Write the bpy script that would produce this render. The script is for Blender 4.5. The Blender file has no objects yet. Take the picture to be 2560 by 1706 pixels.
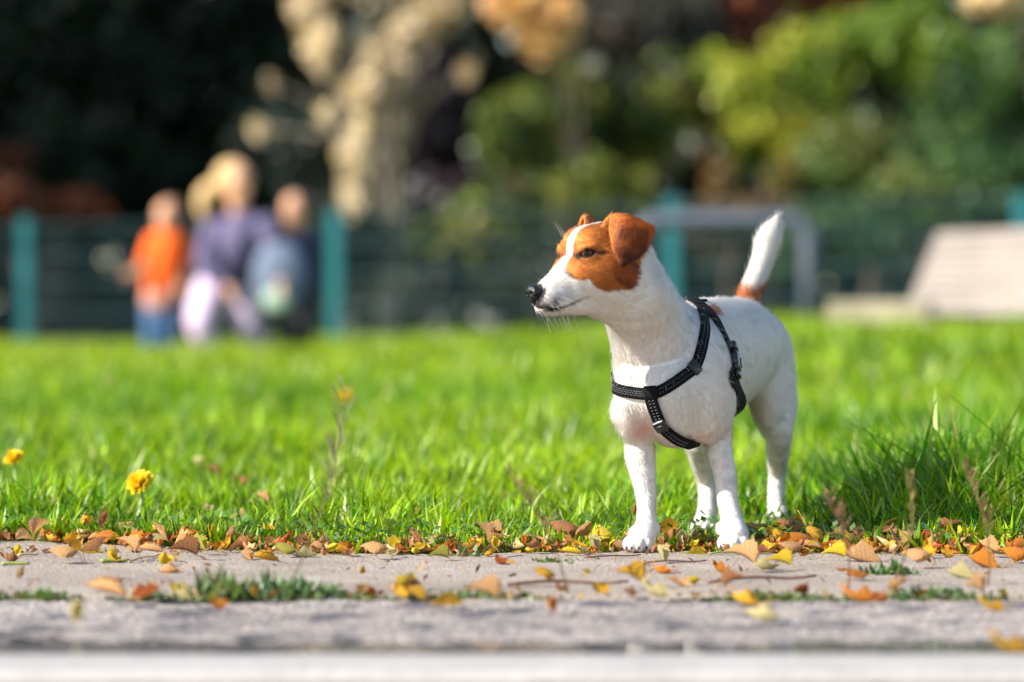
import bpy, math, random
import numpy as np
from mathutils import Vector, Matrix
from mathutils.bvhtree import BVHTree

# ------------------------------------------------------------------ camera, sky, sun, exposure
SC = bpy.context.scene
COL = SC.collection
FPX = 9600.0          # 135 mm lens on a 36 mm sensor, in 2560-px picture units
EYE = 0.288           # camera height above the path
HZ = 770.0            # picture row of the horizon

cam_d = bpy.data.cameras.new('camera')
cam = bpy.data.objects.new('camera', cam_d)
COL.objects.link(cam)
cam.location = (0, 0, EYE)
cam.rotation_euler = (math.radians(90), 0, 0)
cam_d.lens = 135
cam_d.sensor_width = 36
cam_d.shift_y = -(853.0 - HZ) / 2560.0
cam_d.clip_start = 0.05
cam_d.clip_end = 400
cam_d.dof.use_dof = True
cam_d.dof.focus_distance = 4.53
cam_d.dof.aperture_fstop = 3.6
SC.camera = cam

SUN_EL = math.radians(34)
SUN_DIR = Vector((-math.cos(math.radians(24)), -math.sin(math.radians(24)), 0)) * math.cos(SUN_EL) + Vector((0, 0, math.sin(SUN_EL)))
world = bpy.data.worlds.new('World')
SC.world = world
world.use_nodes = True
nt = world.node_tree
bg = nt.nodes['Background']
sky = nt.nodes.new('ShaderNodeTexSky')
sky.sky_type = 'NISHITA'
sky.sun_disc = False
sky.sun_elevation = SUN_EL
sky.sun_rotation = math.atan2(SUN_DIR.x, SUN_DIR.y)
sky.dust_density = 0.6
nt.links.new(sky.outputs[0], bg.inputs[0])
bg.inputs[1].default_value = 0.12
sun_d = bpy.data.lights.new('sun', 'SUN')
sun_d.energy = 5.0
sun_d.angle = math.radians(0.53)
sun_d.color = (1.0, 0.93, 0.82)
sun = bpy.data.objects.new('sun', sun_d)
COL.objects.link(sun)
sun.rotation_euler = SUN_DIR.to_track_quat('Z', 'Y').to_euler()
sun.location = (-6, -2, 8)
SC.view_settings.view_transform = 'Standard'
SC.view_settings.look = 'None'
SC.view_settings.gamma = 1
SC.view_settings.use_curve_mapping = False
SC.view_settings.exposure = 1.16
SC.render.engine = 'CYCLES'
SC.cycles.use_denoising = True
SC.cycles.max_bounces = 8
SC.cycles.diffuse_bounces = 4
SC.cycles.transparent_max_bounces = 8
SC.cycles.caustics_reflective = False
SC.cycles.caustics_refractive = False

RNG = np.random.default_rng(11)
random.seed(5)

# ------------------------------------------------------------------ helpers
def W(px, py, d):
    """a point of the place seen at a picture position (2560-px units) at distance d"""
    return np.array([(px - 1280.0) / FPX * d, d, EYE - (py - HZ) / FPX * d])

def lin(r, g, b):
    f = lambda c: (c / 255.0 / 12.92) if c / 255.0 <= 0.04045 else ((c / 255.0 + 0.055) / 1.055) ** 2.4
    return (f(r), f(g), f(b), 1.0)

def S(x):
    x = np.clip(x, 0, 1)
    return x * x * (3 - 2 * x)

def gz(X, Y):
    """height of the lawn"""
    X = np.asarray(X, float); Y = np.asarray(Y, float)
    m = 0.165 * S((X + 1.1) / 2.4) * S((Y - 8.0) / 9.0) * (1 - 0.72 * S((Y - 21) / 5.0))
    l = -0.06 * S((Y - 18) / 10.0) * S((-X - 0.5) / 2.5)
    u = 0.012 * np.sin(X * 1.7 + Y * 0.9) * S((Y - 5.2) / 3) + 0.01 * np.sin(X * 3.1 - Y * 2.3) * S((Y - 5.2) / 3)
    return m + l + u

def tag(o, label=None, cat=None, group=None, kind=None):
    if label: o['label'] = label
    if cat: o['category'] = cat
    if group: o['group'] = group
    if kind: o['kind'] = kind
    return o

def empty(name, loc, label, cat, group=None, rz=0.0):
    o = bpy.data.objects.new(name, None)
    COL.objects.link(o)
    o.location = loc
    o.rotation_euler = (0, 0, rz)
    o.empty_display_size = 0.05
    return tag(o, label, cat, group)

def fast_mesh(name, V, polys, smooth=True):
    """polys: list of int arrays of shape (n,3) or (n,4)"""
    V = np.asarray(V, np.float32)
    me = bpy.data.meshes.new(name)
    me.vertices.add(len(V))
    me.vertices.foreach_set('co', V.ravel())
    loops = np.concatenate([np.asarray(p).ravel() for p in polys]).astype(np.int32)
    tot = np.concatenate([np.full(len(p), np.asarray(p).shape[1], np.int32) for p in polys])
    start = np.concatenate([[0], np.cumsum(tot)[:-1]]).astype(np.int32)
    me.loops.add(len(loops))
    me.loops.foreach_set('vertex_index', loops)
    me.polygons.add(len(tot))
    me.polygons.foreach_set('loop_start', start)
    try:
        me.polygons.foreach_set('loop_total', tot)
    except Exception:
        pass
    me.polygons.foreach_set('use_smooth', np.full(len(tot), smooth, bool))
    me.update(calc_edges=True)
    me.validate()
    return me

def col_attr(me, name, C):
    C = np.asarray(C, np.float32)
    if C.shape[1] == 3:
        C = np.concatenate([C, np.ones((len(C), 1), np.float32)], 1)
    a = me.attributes.new(name, 'FLOAT_COLOR', 'POINT')
    a.data.foreach_set('color', C.ravel())

def vec_attr(me, name, C):
    a = me.attributes.new(name, 'FLOAT_VECTOR', 'POINT')
    a.data.foreach_set('vector', np.asarray(C, np.float32).ravel())

def link(name, me, mat=None, parent=None, loc=None):
    o = bpy.data.objects.new(name, me)
    COL.objects.link(o)
    if mat is not None and len(me.materials) == 0:
        me.materials.append(mat)
    if parent is not None: o.parent = parent
    if loc is not None: o.location = loc
    return o

class MB:
    """collects boxes, tubes and sheets into one mesh"""
    def __init__(s): s.V = []; s.Q = []; s.T = []; s.n = 0
    def add(s, V, Q=None, T=None):
        V = np.asarray(V, float)
        if Q is not None and len(Q): s.Q.append(np.asarray(Q) + s.n)
        if T is not None and len(T): s.T.append(np.asarray(T) + s.n)
        s.V.append(V); s.n += len(V)
    def box(s, c, size, M=None, bev=0.0):
        hx, hy, hz = [v / 2 for v in size]
        b = min(bev, hx * .9, hy * .9, hz * .9)
        if b <= 0:
            V = np.array([[x, y, z] for x in (-hx, hx) for y in (-hy, hy) for z in (-hz, hz)])
            Q = [[0, 1, 3, 2], [4, 6, 7, 5], [0, 4, 5, 1], [2, 3, 7, 6], [0, 2, 6, 4], [1, 5, 7, 3]]
            T = []
        else:
            V = []; Q = []; T = []
            idx = {}
            for ax in range(3):
                for sg in (-1, 1):
                    for a in (-1, 1):
                        for d in (-1, 1):
                            h = [hx, hy, hz]; p = [0, 0, 0]
                            o = [i for i in range(3) if i != ax]
                            p[ax] = sg * h[ax]; p[o[0]] = a * (h[o[0]] - b); p[o[1]] = d * (h[o[1]] - b)
                            k = [0, 0, 0]; k[ax] = sg; k[o[0]] = a; k[o[1]] = d
                            idx[(ax, tuple(k))] = len(V); V.append(p)
            V = np.array(V)
            sg2 = [(-1, -1), (-1, 1), (1, 1), (1, -1)]
            for ax in range(3):
                o = [i for i in range(3) if i != ax]
                for sg in (-1, 1):
                    f = []
                    for a, d in sg2:
                        k = [0, 0, 0]; k[ax] = sg; k[o[0]] = a; k[o[1]] = d
                        f.append(idx[(ax, tuple(k))])
                    Q.append(f)
                a1, a2 = o
                for s1 in (-1, 1):
                    for s2 in (-1, 1):
                        f = []
                        for ax2, sa in ((a1, -1), (a1, 1), (a2, 1), (a2, -1)):
                            k = [0, 0, 0]; k[ax] = sa; k[a1] = s1; k[a2] = s2
                            f.append(idx[(ax2, tuple(k))])
                        Q.append(f)
            for a in (-1, 1):
                for d in (-1, 1):
                    for e in (-1, 1):
                        T.append([idx[(0, (a, d, e))], idx[(1, (a, d, e))], idx[(2, (a, d, e))]])
        if M is not None: V = V @ np.asarray(M).T
        s.add(V + np.asarray(c), Q, T)
    def tube(s, P, r, n=8, cap=True):
        P = np.asarray(P, float); m = len(P)
        r = np.full(m, r) if np.isscalar(r) else np.asarray(r, float)
        Tn = np.gradient(P, axis=0); Tn /= np.linalg.norm(Tn, axis=1)[:, None] + 1e-12
        up = np.array([0, 0, 1.0]) if abs(Tn[0, 2]) < .9 else np.array([1.0, 0, 0])
        a = np.linspace(0, 2 * np.pi, n, endpoint=False)
        V = []
        N = np.cross(Tn[0], up); N /= np.linalg.norm(N)
        for i in range(m):
            N = N - Tn[i] * (N @ Tn[i]); N /= np.linalg.norm(N) + 1e-12
            B = np.cross(Tn[i], N)
            V.append(P[i] + r[i] * (np.cos(a)[:, None] * N + np.sin(a)[:, None] * B))
        V = np.concatenate(V)
        Q = [[i * n + j, i * n + (j + 1) % n, (i + 1) * n + (j + 1) % n, (i + 1) * n + j] for i in range(m - 1) for j in range(n)]
        T = []
        if cap:
            V = np.concatenate([V, P[:1], P[-1:]])
            for j in range(n):
                T.append([m * n, (j + 1) % n, j]); T.append([m * n + 1, (m - 1) * n + j, (m - 1) * n + (j + 1) % n])
        s.add(V, Q, T)
    def mesh(s, name, smooth=False):
        polys = []
        if s.Q: polys.append(np.concatenate(s.Q))
        if s.T: polys.append(np.concatenate(s.T))
        me = fast_mesh(name, np.concatenate(s.V), polys, smooth)
        import bmesh
        bm = bmesh.new(); bm.from_mesh(me)
        bmesh.ops.recalc_face_normals(bm, faces=bm.faces)
        bm.to_mesh(me); bm.free()
        return me
    def build(s, name, mat, parent=None, smooth=False, off=None):
        me = s.mesh(name, smooth)
        if off is not None:
            me.transform(Matrix.Translation(-Vector(off)))
        return link(name, me, mat, parent)

# ---- materials
def new_mat(name):
    m = bpy.data.materials.new(name); m.use_nodes = True
    t = m.node_tree
    for n in list(t.nodes): t.nodes.remove(n)
    out = t.nodes.new('ShaderNodeOutputMaterial')
    return m, t, out

def nd(t, typ, ins=None, **kw):
    n = t.nodes.new(typ)
    for k, v in kw.items(): setattr(n, k, v)
    if ins:
        for k, v in ins.items():
            if isinstance(v, bpy.types.NodeSocket): t.links.new(v, n.inputs[k])
            else: n.inputs[k].default_value = v
    return n

def ramp(t, fac, stops):
    r = t.nodes.new('ShaderNodeValToRGB')
    e = r.color_ramp.elements
    e[0].position, e[0].color = stops[0][0], stops[0][1]
    e[1].position, e[1].color = stops[-1][0], stops[-1][1]
    for p, c in stops[1:-1]:
        x = e.new(p); x.color = c
    t.links.new(fac, r.inputs[0])
    return r.outputs[0]

def mixc(t, fac, a, b, mode='MIX'):
    n = t.nodes.new('ShaderNodeMix'); n.data_type = 'RGBA'; n.blend_type = mode
    for i, v in ((0, fac), (6, a), (7, b)):
        if isinstance(v, bpy.types.NodeSocket): t.links.new(v, n.inputs[i])
        else: n.inputs[i].default_value = v
    return n.outputs[2]

def simple_mat(name, col, rough=0.6, var=0.12, scale=20.0, bump=0.0, metal=0.0, spec=0.5, coord='Object'):
    m, t, out = new_mat(name)
    co = nd(t, 'ShaderNodeTexCoord').outputs[coord]
    nz = nd(t, 'ShaderNodeTexNoise', {'Vector': co, 'Scale': scale, 'Detail': 4.0})
    dk = tuple(c * (1 - var * 1.6) for c in col[:3]) + (1,)
    lt = tuple(min(1, c * (1 + var)) for c in col[:3]) + (1,)
    c = ramp(t, nz.outputs[0], [(0.3, dk), (0.7, lt)])
    b = nd(t, 'ShaderNodeBsdfPrincipled', {'Base Color': c, 'Roughness': rough, 'Metallic': metal, 'Specular IOR Level': spec})
    if bump > 0:
        n2 = nd(t, 'ShaderNodeTexNoise', {'Vector': co, 'Scale': scale * 6, 'Detail': 3.0})
        bp = nd(t, 'ShaderNodeBump', {'Height': n2.outputs[0], 'Strength': bump, 'Distance': 0.01})
        t.links.new(bp.outputs[0], b.inputs['Normal'])
    t.links.new(b.outputs[0], out.inputs[0])
    return m

def foliage_mat(name, attr='tint', trans=0.35, rough=0.5, spec=0.35, tboost=(1.25, 1.2, 0.6)):
    m, t, out = new_mat(name)
    a = nd(t, 'ShaderNodeAttribute', attribute_name=attr).outputs['Color']
    b = nd(t, 'ShaderNodeBsdfPrincipled', {'Base Color': a, 'Roughness': rough, 'Specular IOR Level': spec})
    tc = mixc(t, 1.0, a, tboost + (1,), 'MULTIPLY')
    tr = nd(t, 'ShaderNodeBsdfTranslucent', {'Color': tc})
    mx = nd(t, 'ShaderNodeMixShader', {0: trans, 1: b.outputs[0], 2: tr.outputs[0]})
    t.links.new(mx.outputs[0], out.inputs[0])
    return m

# ------------------------------------------------------------------ signed-distance sculpting
class Field:
    def __init__(s, lo, hi, h):
        s.lo = np.array(lo, float); s.h = h
        s.n = np.ceil((np.array(hi) - s.lo) / h).astype(int) + 1
        s.F = np.full(s.n, 1.0, np.float32)
        s.ax = [(s.lo[i] + h * np.arange(s.n[i])).astype(np.float32) for i in range(3)]
    def block(s, lo, hi):
        a = np.clip(np.floor((np.array(lo) - s.lo) / s.h).astype(int), 0, s.n)
        b = np.clip(np.ceil((np.array(hi) - s.lo) / s.h).astype(int) + 1, 0, s.n)
        sl = tuple(slice(a[i], b[i]) for i in range(3))
        return sl, s.ax[0][sl[0]][:, None, None], s.ax[1][sl[1]][None, :, None], s.ax[2][sl[2]][None, None, :]
    def comb(s, sl, d, k, sub=False):
        A = s.F[sl]
        if A.size == 0: return
        if sub:
            A = -A
        if k <= 0: R = np.minimum(A, d)
        else:
            hh = np.clip(0.5 + 0.5 * (A - d) / k, 0, 1)
            R = A + (d - A) * hh - k * hh * (1 - hh)
        s.F[sl] = -R if sub else R
    def cone(s, p0, r0, p1, r1, k=0.01, sub=False):
        p0 = np.asarray(p0, float); p1 = np.asarray(p1, float)
        m = max(r0, r1) + k + 3 * s.h
        sl, X, Y, Z = s.block(np.minimum(p0, p1) - m, np.maximum(p0, p1) + m)
        v = p1 - p0; L2 = max(v @ v, 1e-12)
        t = np.clip(((X - p0[0]) * v[0] + (Y - p0[1]) * v[1] + (Z - p0[2]) * v[2]) / L2, 0, 1)
        d = np.sqrt((X - p0[0] - t * v[0]) ** 2 + (Y - p0[1] - t * v[1]) ** 2 + (Z - p0[2] - t * v[2]) ** 2) - (r0 + (r1 - r0) * t)
        s.comb(sl, d, k, sub)
    def chain(s, pts, k=0.01):
        """pts: [(p, r), ...] splined a little between"""
        P = np.array([p for p, r in pts]); R = np.array([r for p, r in pts])
        n = len(P)
        if n > 2:
            u = np.linspace(0, n - 1, (n - 1) * 3 + 1)
            def cr(A):
                A = np.asarray(A, float)
                E = np.concatenate([2 * A[:1] - A[1:2], A, 2 * A[-1:] - A[-2:-1]])
                o = []
                for x in u:
                    i = min(int(x), n - 2); f = x - i
                    a, b, c, d = E[i], E[i + 1], E[i + 2], E[i + 3]
                    o.append(.5 * (2 * b + (c - a) * f + (2 * a - 5 * b + 4 * c - d) * f * f + (3 * b - a - 3 * c + d) * f ** 3))
                return np.array(o)
            P, R = cr(P), np.maximum(cr(R), 1e-4)
        for i in range(len(P) - 1):
            s.cone(P[i], R[i], P[i + 1], R[i + 1], k if i == 0 else min(k, .002))
    def ell(s, c, r, M=None, k=0.01, sub=False):
        """M: 3x3, rows = the ellipsoid's own axes"""
        c = np.asarray(c, float); r = np.asarray(r, float)
        M = np.eye(3) if M is None else np.asarray(M, float)
        m = np.sqrt(((M.T * r) ** 2).sum(1)) + k + 3 * s.h
        sl, X, Y, Z = s.block(c - m, c + m)
        q = [(X - c[0]) * M[i, 0] + (Y - c[1]) * M[i, 1] + (Z - c[2]) * M[i, 2] for i in range(3)]
        k0 = np.sqrt(sum((q[i] / r[i]) ** 2 for i in range(3))) + 1e-9
        k1 = np.sqrt(sum((q[i] / r[i] ** 2) ** 2 for i in range(3))) + 1e-9
        s.comb(sl, k0 * (k0 - 1) / k1, k, sub)
    def points(s, P, r, k=0.003):
        P = np.asarray(P, np.float32)
        m = r + k + 3 * s.h
        sl, X, Y, Z = s.block(P.min(0) - m, P.max(0) + m)
        d = np.full(s.F[sl].shape, 9.0, np.float32)
        x0, y0, z0 = X[0, 0, 0], Y[0, 0, 0], Z[0, 0, 0]
        w = int(np.ceil(m / s.h)) + 1
        for p in P:
            i = [int((p[a] - (x0, y0, z0)[a]) / s.h) for a in range(3)]
            b = tuple(slice(max(0, i[a] - w), i[a] + w + 1) for a in range(3))
            dd = (X[b[0]] - p[0]) ** 2 + (Y[:, b[1]] - p[1]) ** 2 + (Z[:, :, b[2]] - p[2]) ** 2
            d[b] = np.minimum(d[b], dd)
        s.comb(sl, np.sqrt(d) - r, k)
    def mesh(s):
        F = s.F; n = s.n
        ins = F < 0
        c = np.zeros(n - 1, np.int8)
        for a in (0, 1):
            for b in (0, 1):
                for e in (0, 1):
                    c += ins[a:n[0] - 1 + a, b:n[1] - 1 + b, e:n[2] - 1 + e]
        act = (c > 0) & (c < 8)
        I = np.argwhere(act)
        idx = np.full(n - 1, -1, np.int64); idx[act] = np.arange(len(I))
        acc = np.zeros((len(I), 3)); cnt = np.zeros(len(I))
        cor = [(a, b, e) for a in (0, 1) for b in (0, 1) for e in (0, 1)]
        val = {q: F[I[:, 0] + q[0], I[:, 1] + q[1], I[:, 2] + q[2]] for q in cor}
        for q in cor:
            for ax in range(3):
                if q[ax] == 0:
                    q2 = list(q); q2[ax] = 1; q2 = tuple(q2)
                    v0, v1 = val[q], val[q2]
                    x = (v0 < 0) != (v1 < 0)
                    t = np.where(x, v0 / np.where(x, v0 - v1, 1), 0)
                    p = np.tile(np.array(q, float), (len(I), 1)); p[:, ax] = t
                    acc[x] += p[x]; cnt[x] += 1
        V = s.lo + s.h * (I + acc / cnt[:, None])
        quads = []
        for ax in range(3):
            o = [1, 2, 0][ax], [2, 0, 1][ax]
            sl0 = [slice(1, -1)] * 3; sl1 = [slice(1, -1)] * 3
            sl0[ax] = slice(0, n[ax] - 1); sl1[ax] = slice(1, n[ax])
            a0, a1 = ins[tuple(sl0)], ins[tuple(sl1)]
            for flip, msk in ((False, a0 & ~a1), (True, ~a0 & a1)):
                J = np.argwhere(msk)
                if len(J) == 0: continue
                off = np.array([1, 1, 1]); off[ax] = 0
                J = J + off
                f = []
                for du, dv in ((-1, -1), (0, -1), (0, 0), (-1, 0)):
                    K = J.copy(); K[:, o[0]] += du; K[:, o[1]] += dv
                    f.append(idx[K[:, 0], K[:, 1], K[:, 2]])
                f = np.stack(f, 1)
                if flip: f = f[:, ::-1]
                quads.append(f)
        return V, np.concatenate(quads)

def relax(V, Q, it=2, lam=0.5):
    e = np.concatenate([Q[:, [0, 1]], Q[:, [1, 2]], Q[:, [2, 3]], Q[:, [3, 0]]])
    n = len(V)
    for k in range(it):
        acc = np.zeros_like(V); cnt = np.zeros(n)
        for a in range(3):
            acc[:, a] = np.bincount(e[:, 0], V[e[:, 1], a], n) + np.bincount(e[:, 1], V[e[:, 0], a], n)
        cnt = np.bincount(e[:, 0], minlength=n) + np.bincount(e[:, 1], minlength=n)
        V = V + lam * (acc / cnt[:, None] - V)
    return V

def vnormals(V, Q):
    fn = np.cross(V[Q[:, 2]] - V[Q[:, 0]], V[Q[:, 3]] - V[Q[:, 1]])
    N = np.zeros_like(V)
    for j in range(4):
        for a in range(3):
            N[:, a] += np.bincount(Q[:, j], fn[:, a], len(V))
    return N / (np.linalg.norm(N, axis=1)[:, None] + 1e-12)

# cheap smooth noise for colours and relief
_G = RNG.random((64, 64, 64)).astype(np.float32)
def vnoise(P, sc):
    p = np.asarray(P, float) * sc + 100.0
    i = np.floor(p).astype(int); f = p - i; f = f * f * (3 - 2 * f)
    o = 0
    for a in (0, 1):
        for b in (0, 1):
            for c in (0, 1):
                w = (f[:, 0] if a else 1 - f[:, 0]) * (f[:, 1] if b else 1 - f[:, 1]) * (f[:, 2] if c else 1 - f[:, 2])
                o = o + w * _G[(i[:, 0] + a) % 64, (i[:, 1] + b) % 64, (i[:, 2] + c) % 64]
    return o

def in_poly(u, v, P):
    P = np.asarray(P, float); n = len(P)
    r = np.zeros(len(u), bool)
    j = n - 1
    for i in range(n):
        c = ((P[i, 1] > v) != (P[j, 1] > v))
        x = (P[j, 0] - P[i, 0]) * (v - P[i, 1]) / (P[j, 1] - P[i, 1] + 1e-12) + P[i, 0]
        r ^= c & (u < x)
        j = i
    return r

def poly_dist(u, v, P):
    """signed distance to a closed polygon, negative inside"""
    P = np.asarray(P, float); d = np.full(len(u), 9.0)
    for i in range(len(P)):
        a, b = P[i - 1], P[i]; e = b - a
        t = np.clip(((u - a[0]) * e[0] + (v - a[1]) * e[1]) / (e @ e + 1e-12), 0, 1)
        d = np.minimum(d, np.hypot(u - a[0] - t * e[0], v - a[1] - t * e[1]))
    return np.where(in_poly(u, v, P), -d, d)

# ------------------------------------------------------------------ ground, path, road, water
EDGE = 4.52           # where the path meets the lawn near the dog
def edge(X):
    X = np.asarray(X, float)
    return EDGE + .23 * S((-X - .18) / .42) + .035 * np.exp(-((X - .21) / .13) ** 2) + .012 * np.sin(X * 17) + .008 * np.sin(X * 41 + 1)

def grid_sheet(name, x0, x1, y0, y1, nx, ny, zf, mat, kind='structure', label=None):
    x = np.linspace(x0, x1, nx); y = np.linspace(y0, y1, ny) if np.isscalar(ny) else np.asarray(ny)
    X, Y = np.meshgrid(x, y)
    V = np.stack([X.ravel(), Y.ravel(), np.broadcast_to(zf(X, Y), X.shape).ravel()], 1)
    n, mm = len(x), len(y)
    i = np.arange(mm - 1)[:, None] * n + np.arange(n - 1)[None, :]
    Q = np.stack([i, i + 1, i + n + 1, i + n], -1).reshape(-1, 4)
    o = link(name, fast_mesh(name, V, [Q]), mat)
    o['kind'] = kind
    if label: o['label'] = label
    return o

# soil under the lawn, out to the horizon
m, t, out = new_mat('lawn_soil')
co = nd(t, 'ShaderNodeTexCoord').outputs['Object']
nz = nd(t, 'ShaderNodeTexNoise', {'Vector': co, 'Scale': 9.0, 'Detail': 6.0})
c = ramp(t, nz.outputs[0], [(.3, (.030, .040, .012, 1)), (.7, (.060, .085, .018, 1))])
b = nd(t, 'ShaderNodeBsdfPrincipled', {'Base Color': c, 'Roughness': .95, 'Specular IOR Level': .1})
t.links.new(b.outputs[0], out.inputs[0])
ys = np.concatenate([np.linspace(EDGE - .05, 6, 40), np.linspace(6.2, 36, 110), np.array([40, 50, 70, 110, 200])])
grid_sheet('lawn_ground', -60, 60, 0, 0, 241, ys, lambda X, Y: gz(X, Y) - .008, m)

# concrete path with sand, pits and stains
def noise2(X, Y, sc, off=0.0):
    P = np.stack([np.ravel(X), np.ravel(Y), np.full(np.size(X), off)], 1)
    return vnoise(P, sc).reshape(np.shape(X))
m, t, out = new_mat('concrete')
co = nd(t, 'ShaderNodeTexCoord').outputs['Object']
n1 = nd(t, 'ShaderNodeTexNoise', {'Vector': co, 'Scale': 5.0, 'Detail': 8.0, 'Roughness': .62})
n2 = nd(t, 'ShaderNodeTexNoise', {'Vector': co, 'Scale': 420.0, 'Detail': 3.0})
n3 = nd(t, 'ShaderNodeTexVoronoi', {'Vector': co, 'Scale': 210.0})
c1 = ramp(t, n1.outputs[0], [(.25, (0.195, 0.159, 0.130, 1)), (.5, (0.280, 0.234, 0.195, 1)), (.75, (0.345, 0.296, 0.254, 1))])
c2 = mixc(t, 1.0, c1, ramp(t, n2.outputs[0], [(.28, (.55, .53, .52, 1)), (.5, (1, 1, 1, 1)), (.72, (1.25, 1.22, 1.18, 1))]), 'MULTIPLY')
b = nd(t, 'ShaderNodeBsdfPrincipled', {'Base Color': c2, 'Roughness': .88, 'Specular IOR Level': .25})
hh = nd(t, 'ShaderNodeMath', {0: n2.outputs[0], 1: n3.outputs['Distance']}, operation='ADD')
bp = nd(t, 'ShaderNodeBump', {'Height': hh.outputs[0], 'Strength': .7, 'Distance': .002})
t.links.new(bp.outputs[0], b.inputs['Normal'])
t.links.new(b.outputs[0], out.inputs[0])
M_CONC = m
def conc_z(X, Y):
    z = .0016 * (noise2(X, Y, 8) - .5) + .0016 * (noise2(X, Y, 45) - .5) + .0014 * (noise2(X, Y, 130) - .5)
    e = np.minimum(Y - 3.862, EDGE - Y)
    return z - .006 * np.clip(1 - e / .018, 0, 1) ** 2
ysp = np.concatenate([np.linspace(3.862, 3.89, 6), np.linspace(3.897, 4.49, 90), np.linspace(4.496, EDGE, 6)])
pth = grid_sheet('path', -4.0, 4.0, 0, 0, 1000, ysp, conc_z, M_CONC)
co_ = np.empty(len(pth.data.vertices) * 3, np.float32); pth.data.vertices.foreach_get('co', co_); co_ = co_.reshape(-1, 3)
co_[:, 1] = 3.862 + (co_[:, 1] - 3.862) * (edge(co_[:, 0]) - 3.862) / (EDGE - 3.862)      # the worn outer edge
pth.data.vertices.foreach_set('co', co_.ravel()); pth.data.update()
mb = MB(); mb.box((0, (3.862 + EDGE) / 2, -.035), (8.0, EDGE - 3.862 - .004, .05)); 
mb.build('path_edge', M_CONC, pth)

# asphalt road with a shallow dip holding water
m, t, out = new_mat('asphalt')
co = nd(t, 'ShaderNodeTexCoord').outputs['Object']
n1 = nd(t, 'ShaderNodeTexNoise', {'Vector': co, 'Scale': 3.2, 'Detail': 7.0, 'Roughness': .6})
n4 = nd(t, 'ShaderNodeTexNoise', {'Vector': co, 'Scale': 15.0, 'Detail': 3.0, 'Distortion': .6})
vo = nd(t, 'ShaderNodeTexVoronoi', {'Vector': co, 'Scale': 150.0})
c1 = ramp(t, n1.outputs[0], [(.25, (0.180, 0.156, 0.141, 1)), (.5, (0.279, 0.244, 0.220, 1)), (.75, (0.361, 0.315, 0.281, 1))])
c2 = mixc(t, 1.0, c1, ramp(t, vo.outputs['Color'], [(.15, (.6, .6, .62, 1)), (.85, (1.25, 1.23, 1.2, 1))]), 'MULTIPLY')
c3 = mixc(t, ramp(t, n4.outputs[0], [(.52, (0, 0, 0, 1)), (.63, (.85, .85, .85, 1))]), c2, (.055, .053, .062, 1))
b = nd(t, 'ShaderNodeBsdfPrincipled', {'Base Color': c3, 'Roughness': .8, 'Specular IOR Level': .3})
bp = nd(t, 'ShaderNodeBump', {'Height': vo.outputs['Distance'], 'Strength': .8, 'Distance': .004})
t.links.new(bp.outputs[0], b.inputs['Normal'])
t.links.new(b.outputs[0], out.inputs[0])
M_ASPH = m
def asph_z(X, Y):
    z = .004 * (noise2(X, Y, 3, 5) - .5) + .003 * (noise2(X, Y, 22, 5) - .5) + .0035 * (noise2(X, Y, 90, 5) - .5)
    return z - .004 - .0100 * np.exp(-((Y - 3.25) / .13) ** 2)
road = grid_sheet('road', -4.0, 4.0, 3.19, 3.838, 900, 90, asph_z, M_ASPH)
road2 = grid_sheet('near_road', -4.0, 4.0, -1.5, 3.024, 120, 70, lambda X, Y: .003 * (noise2(X, Y, 12, 3) - .5) - .006, M_ASPH)
# joint bed under the gap between road and path
grid_sheet('joint_bed', -4.0, 4.0, 3.80, 3.90, 60, 3, lambda X, Y: -.016 + 0 * X, simple_mat('joint_soil', (.05, .04, .028), .95, .3, 60))
mb = MB(); mb.box((0, 1.2, -.05), (8.2, 5.4, .03)); o = mb.build('road_bed', simple_mat('road_bed', (.06, .055, .05), .9)); o['kind'] = 'structure'

# standing water: a thin still film
m, t, out = new_mat('water')
fr = nd(t, 'ShaderNodeFresnel', {'IOR': 1.33})
nz = nd(t, 'ShaderNodeTexNoise', {'Vector': nd(t, 'ShaderNodeTexCoord').outputs['Object'], 'Scale': 28.0, 'Detail': 2.0})
bp = nd(t, 'ShaderNodeBump', {'Height': nz.outputs[0], 'Strength': .25, 'Distance': .0016})
gl = nd(t, 'ShaderNodeBsdfGlossy', {'Color': (1, 1, 1, 1), 'Roughness': .02, 'Normal': bp.outputs[0]})
tr = nd(t, 'ShaderNodeBsdfTransparent', {'Color': (.92, .93, .92, 1)})
fk = nd(t, 'ShaderNodeMath', {0: fr.outputs[0], 1: .5}, operation='MULTIPLY')
mx = nd(t, 'ShaderNodeMixShader', {0: fk.outputs[0], 1: tr.outputs[0], 2: gl.outputs[0]})
t.links.new(mx.outputs[0], out.inputs[0])
pud = grid_sheet('puddle_water', -4.0, 4.0, 3.191, 3.60, 40, 4, lambda X, Y: -.0066 + 0 * X, m)

# pale kerb stone strip in the foreground
m_kerb = simple_mat('pale_stone', (.335, .315, .295), .8, .08, 14, .25)
mb = MB(); mb.box((0, 3.106, -.016), (8.0, .160, .034), None, .008); kb = mb.build('kerb', m_kerb); kb['kind'] = 'structure'

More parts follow.
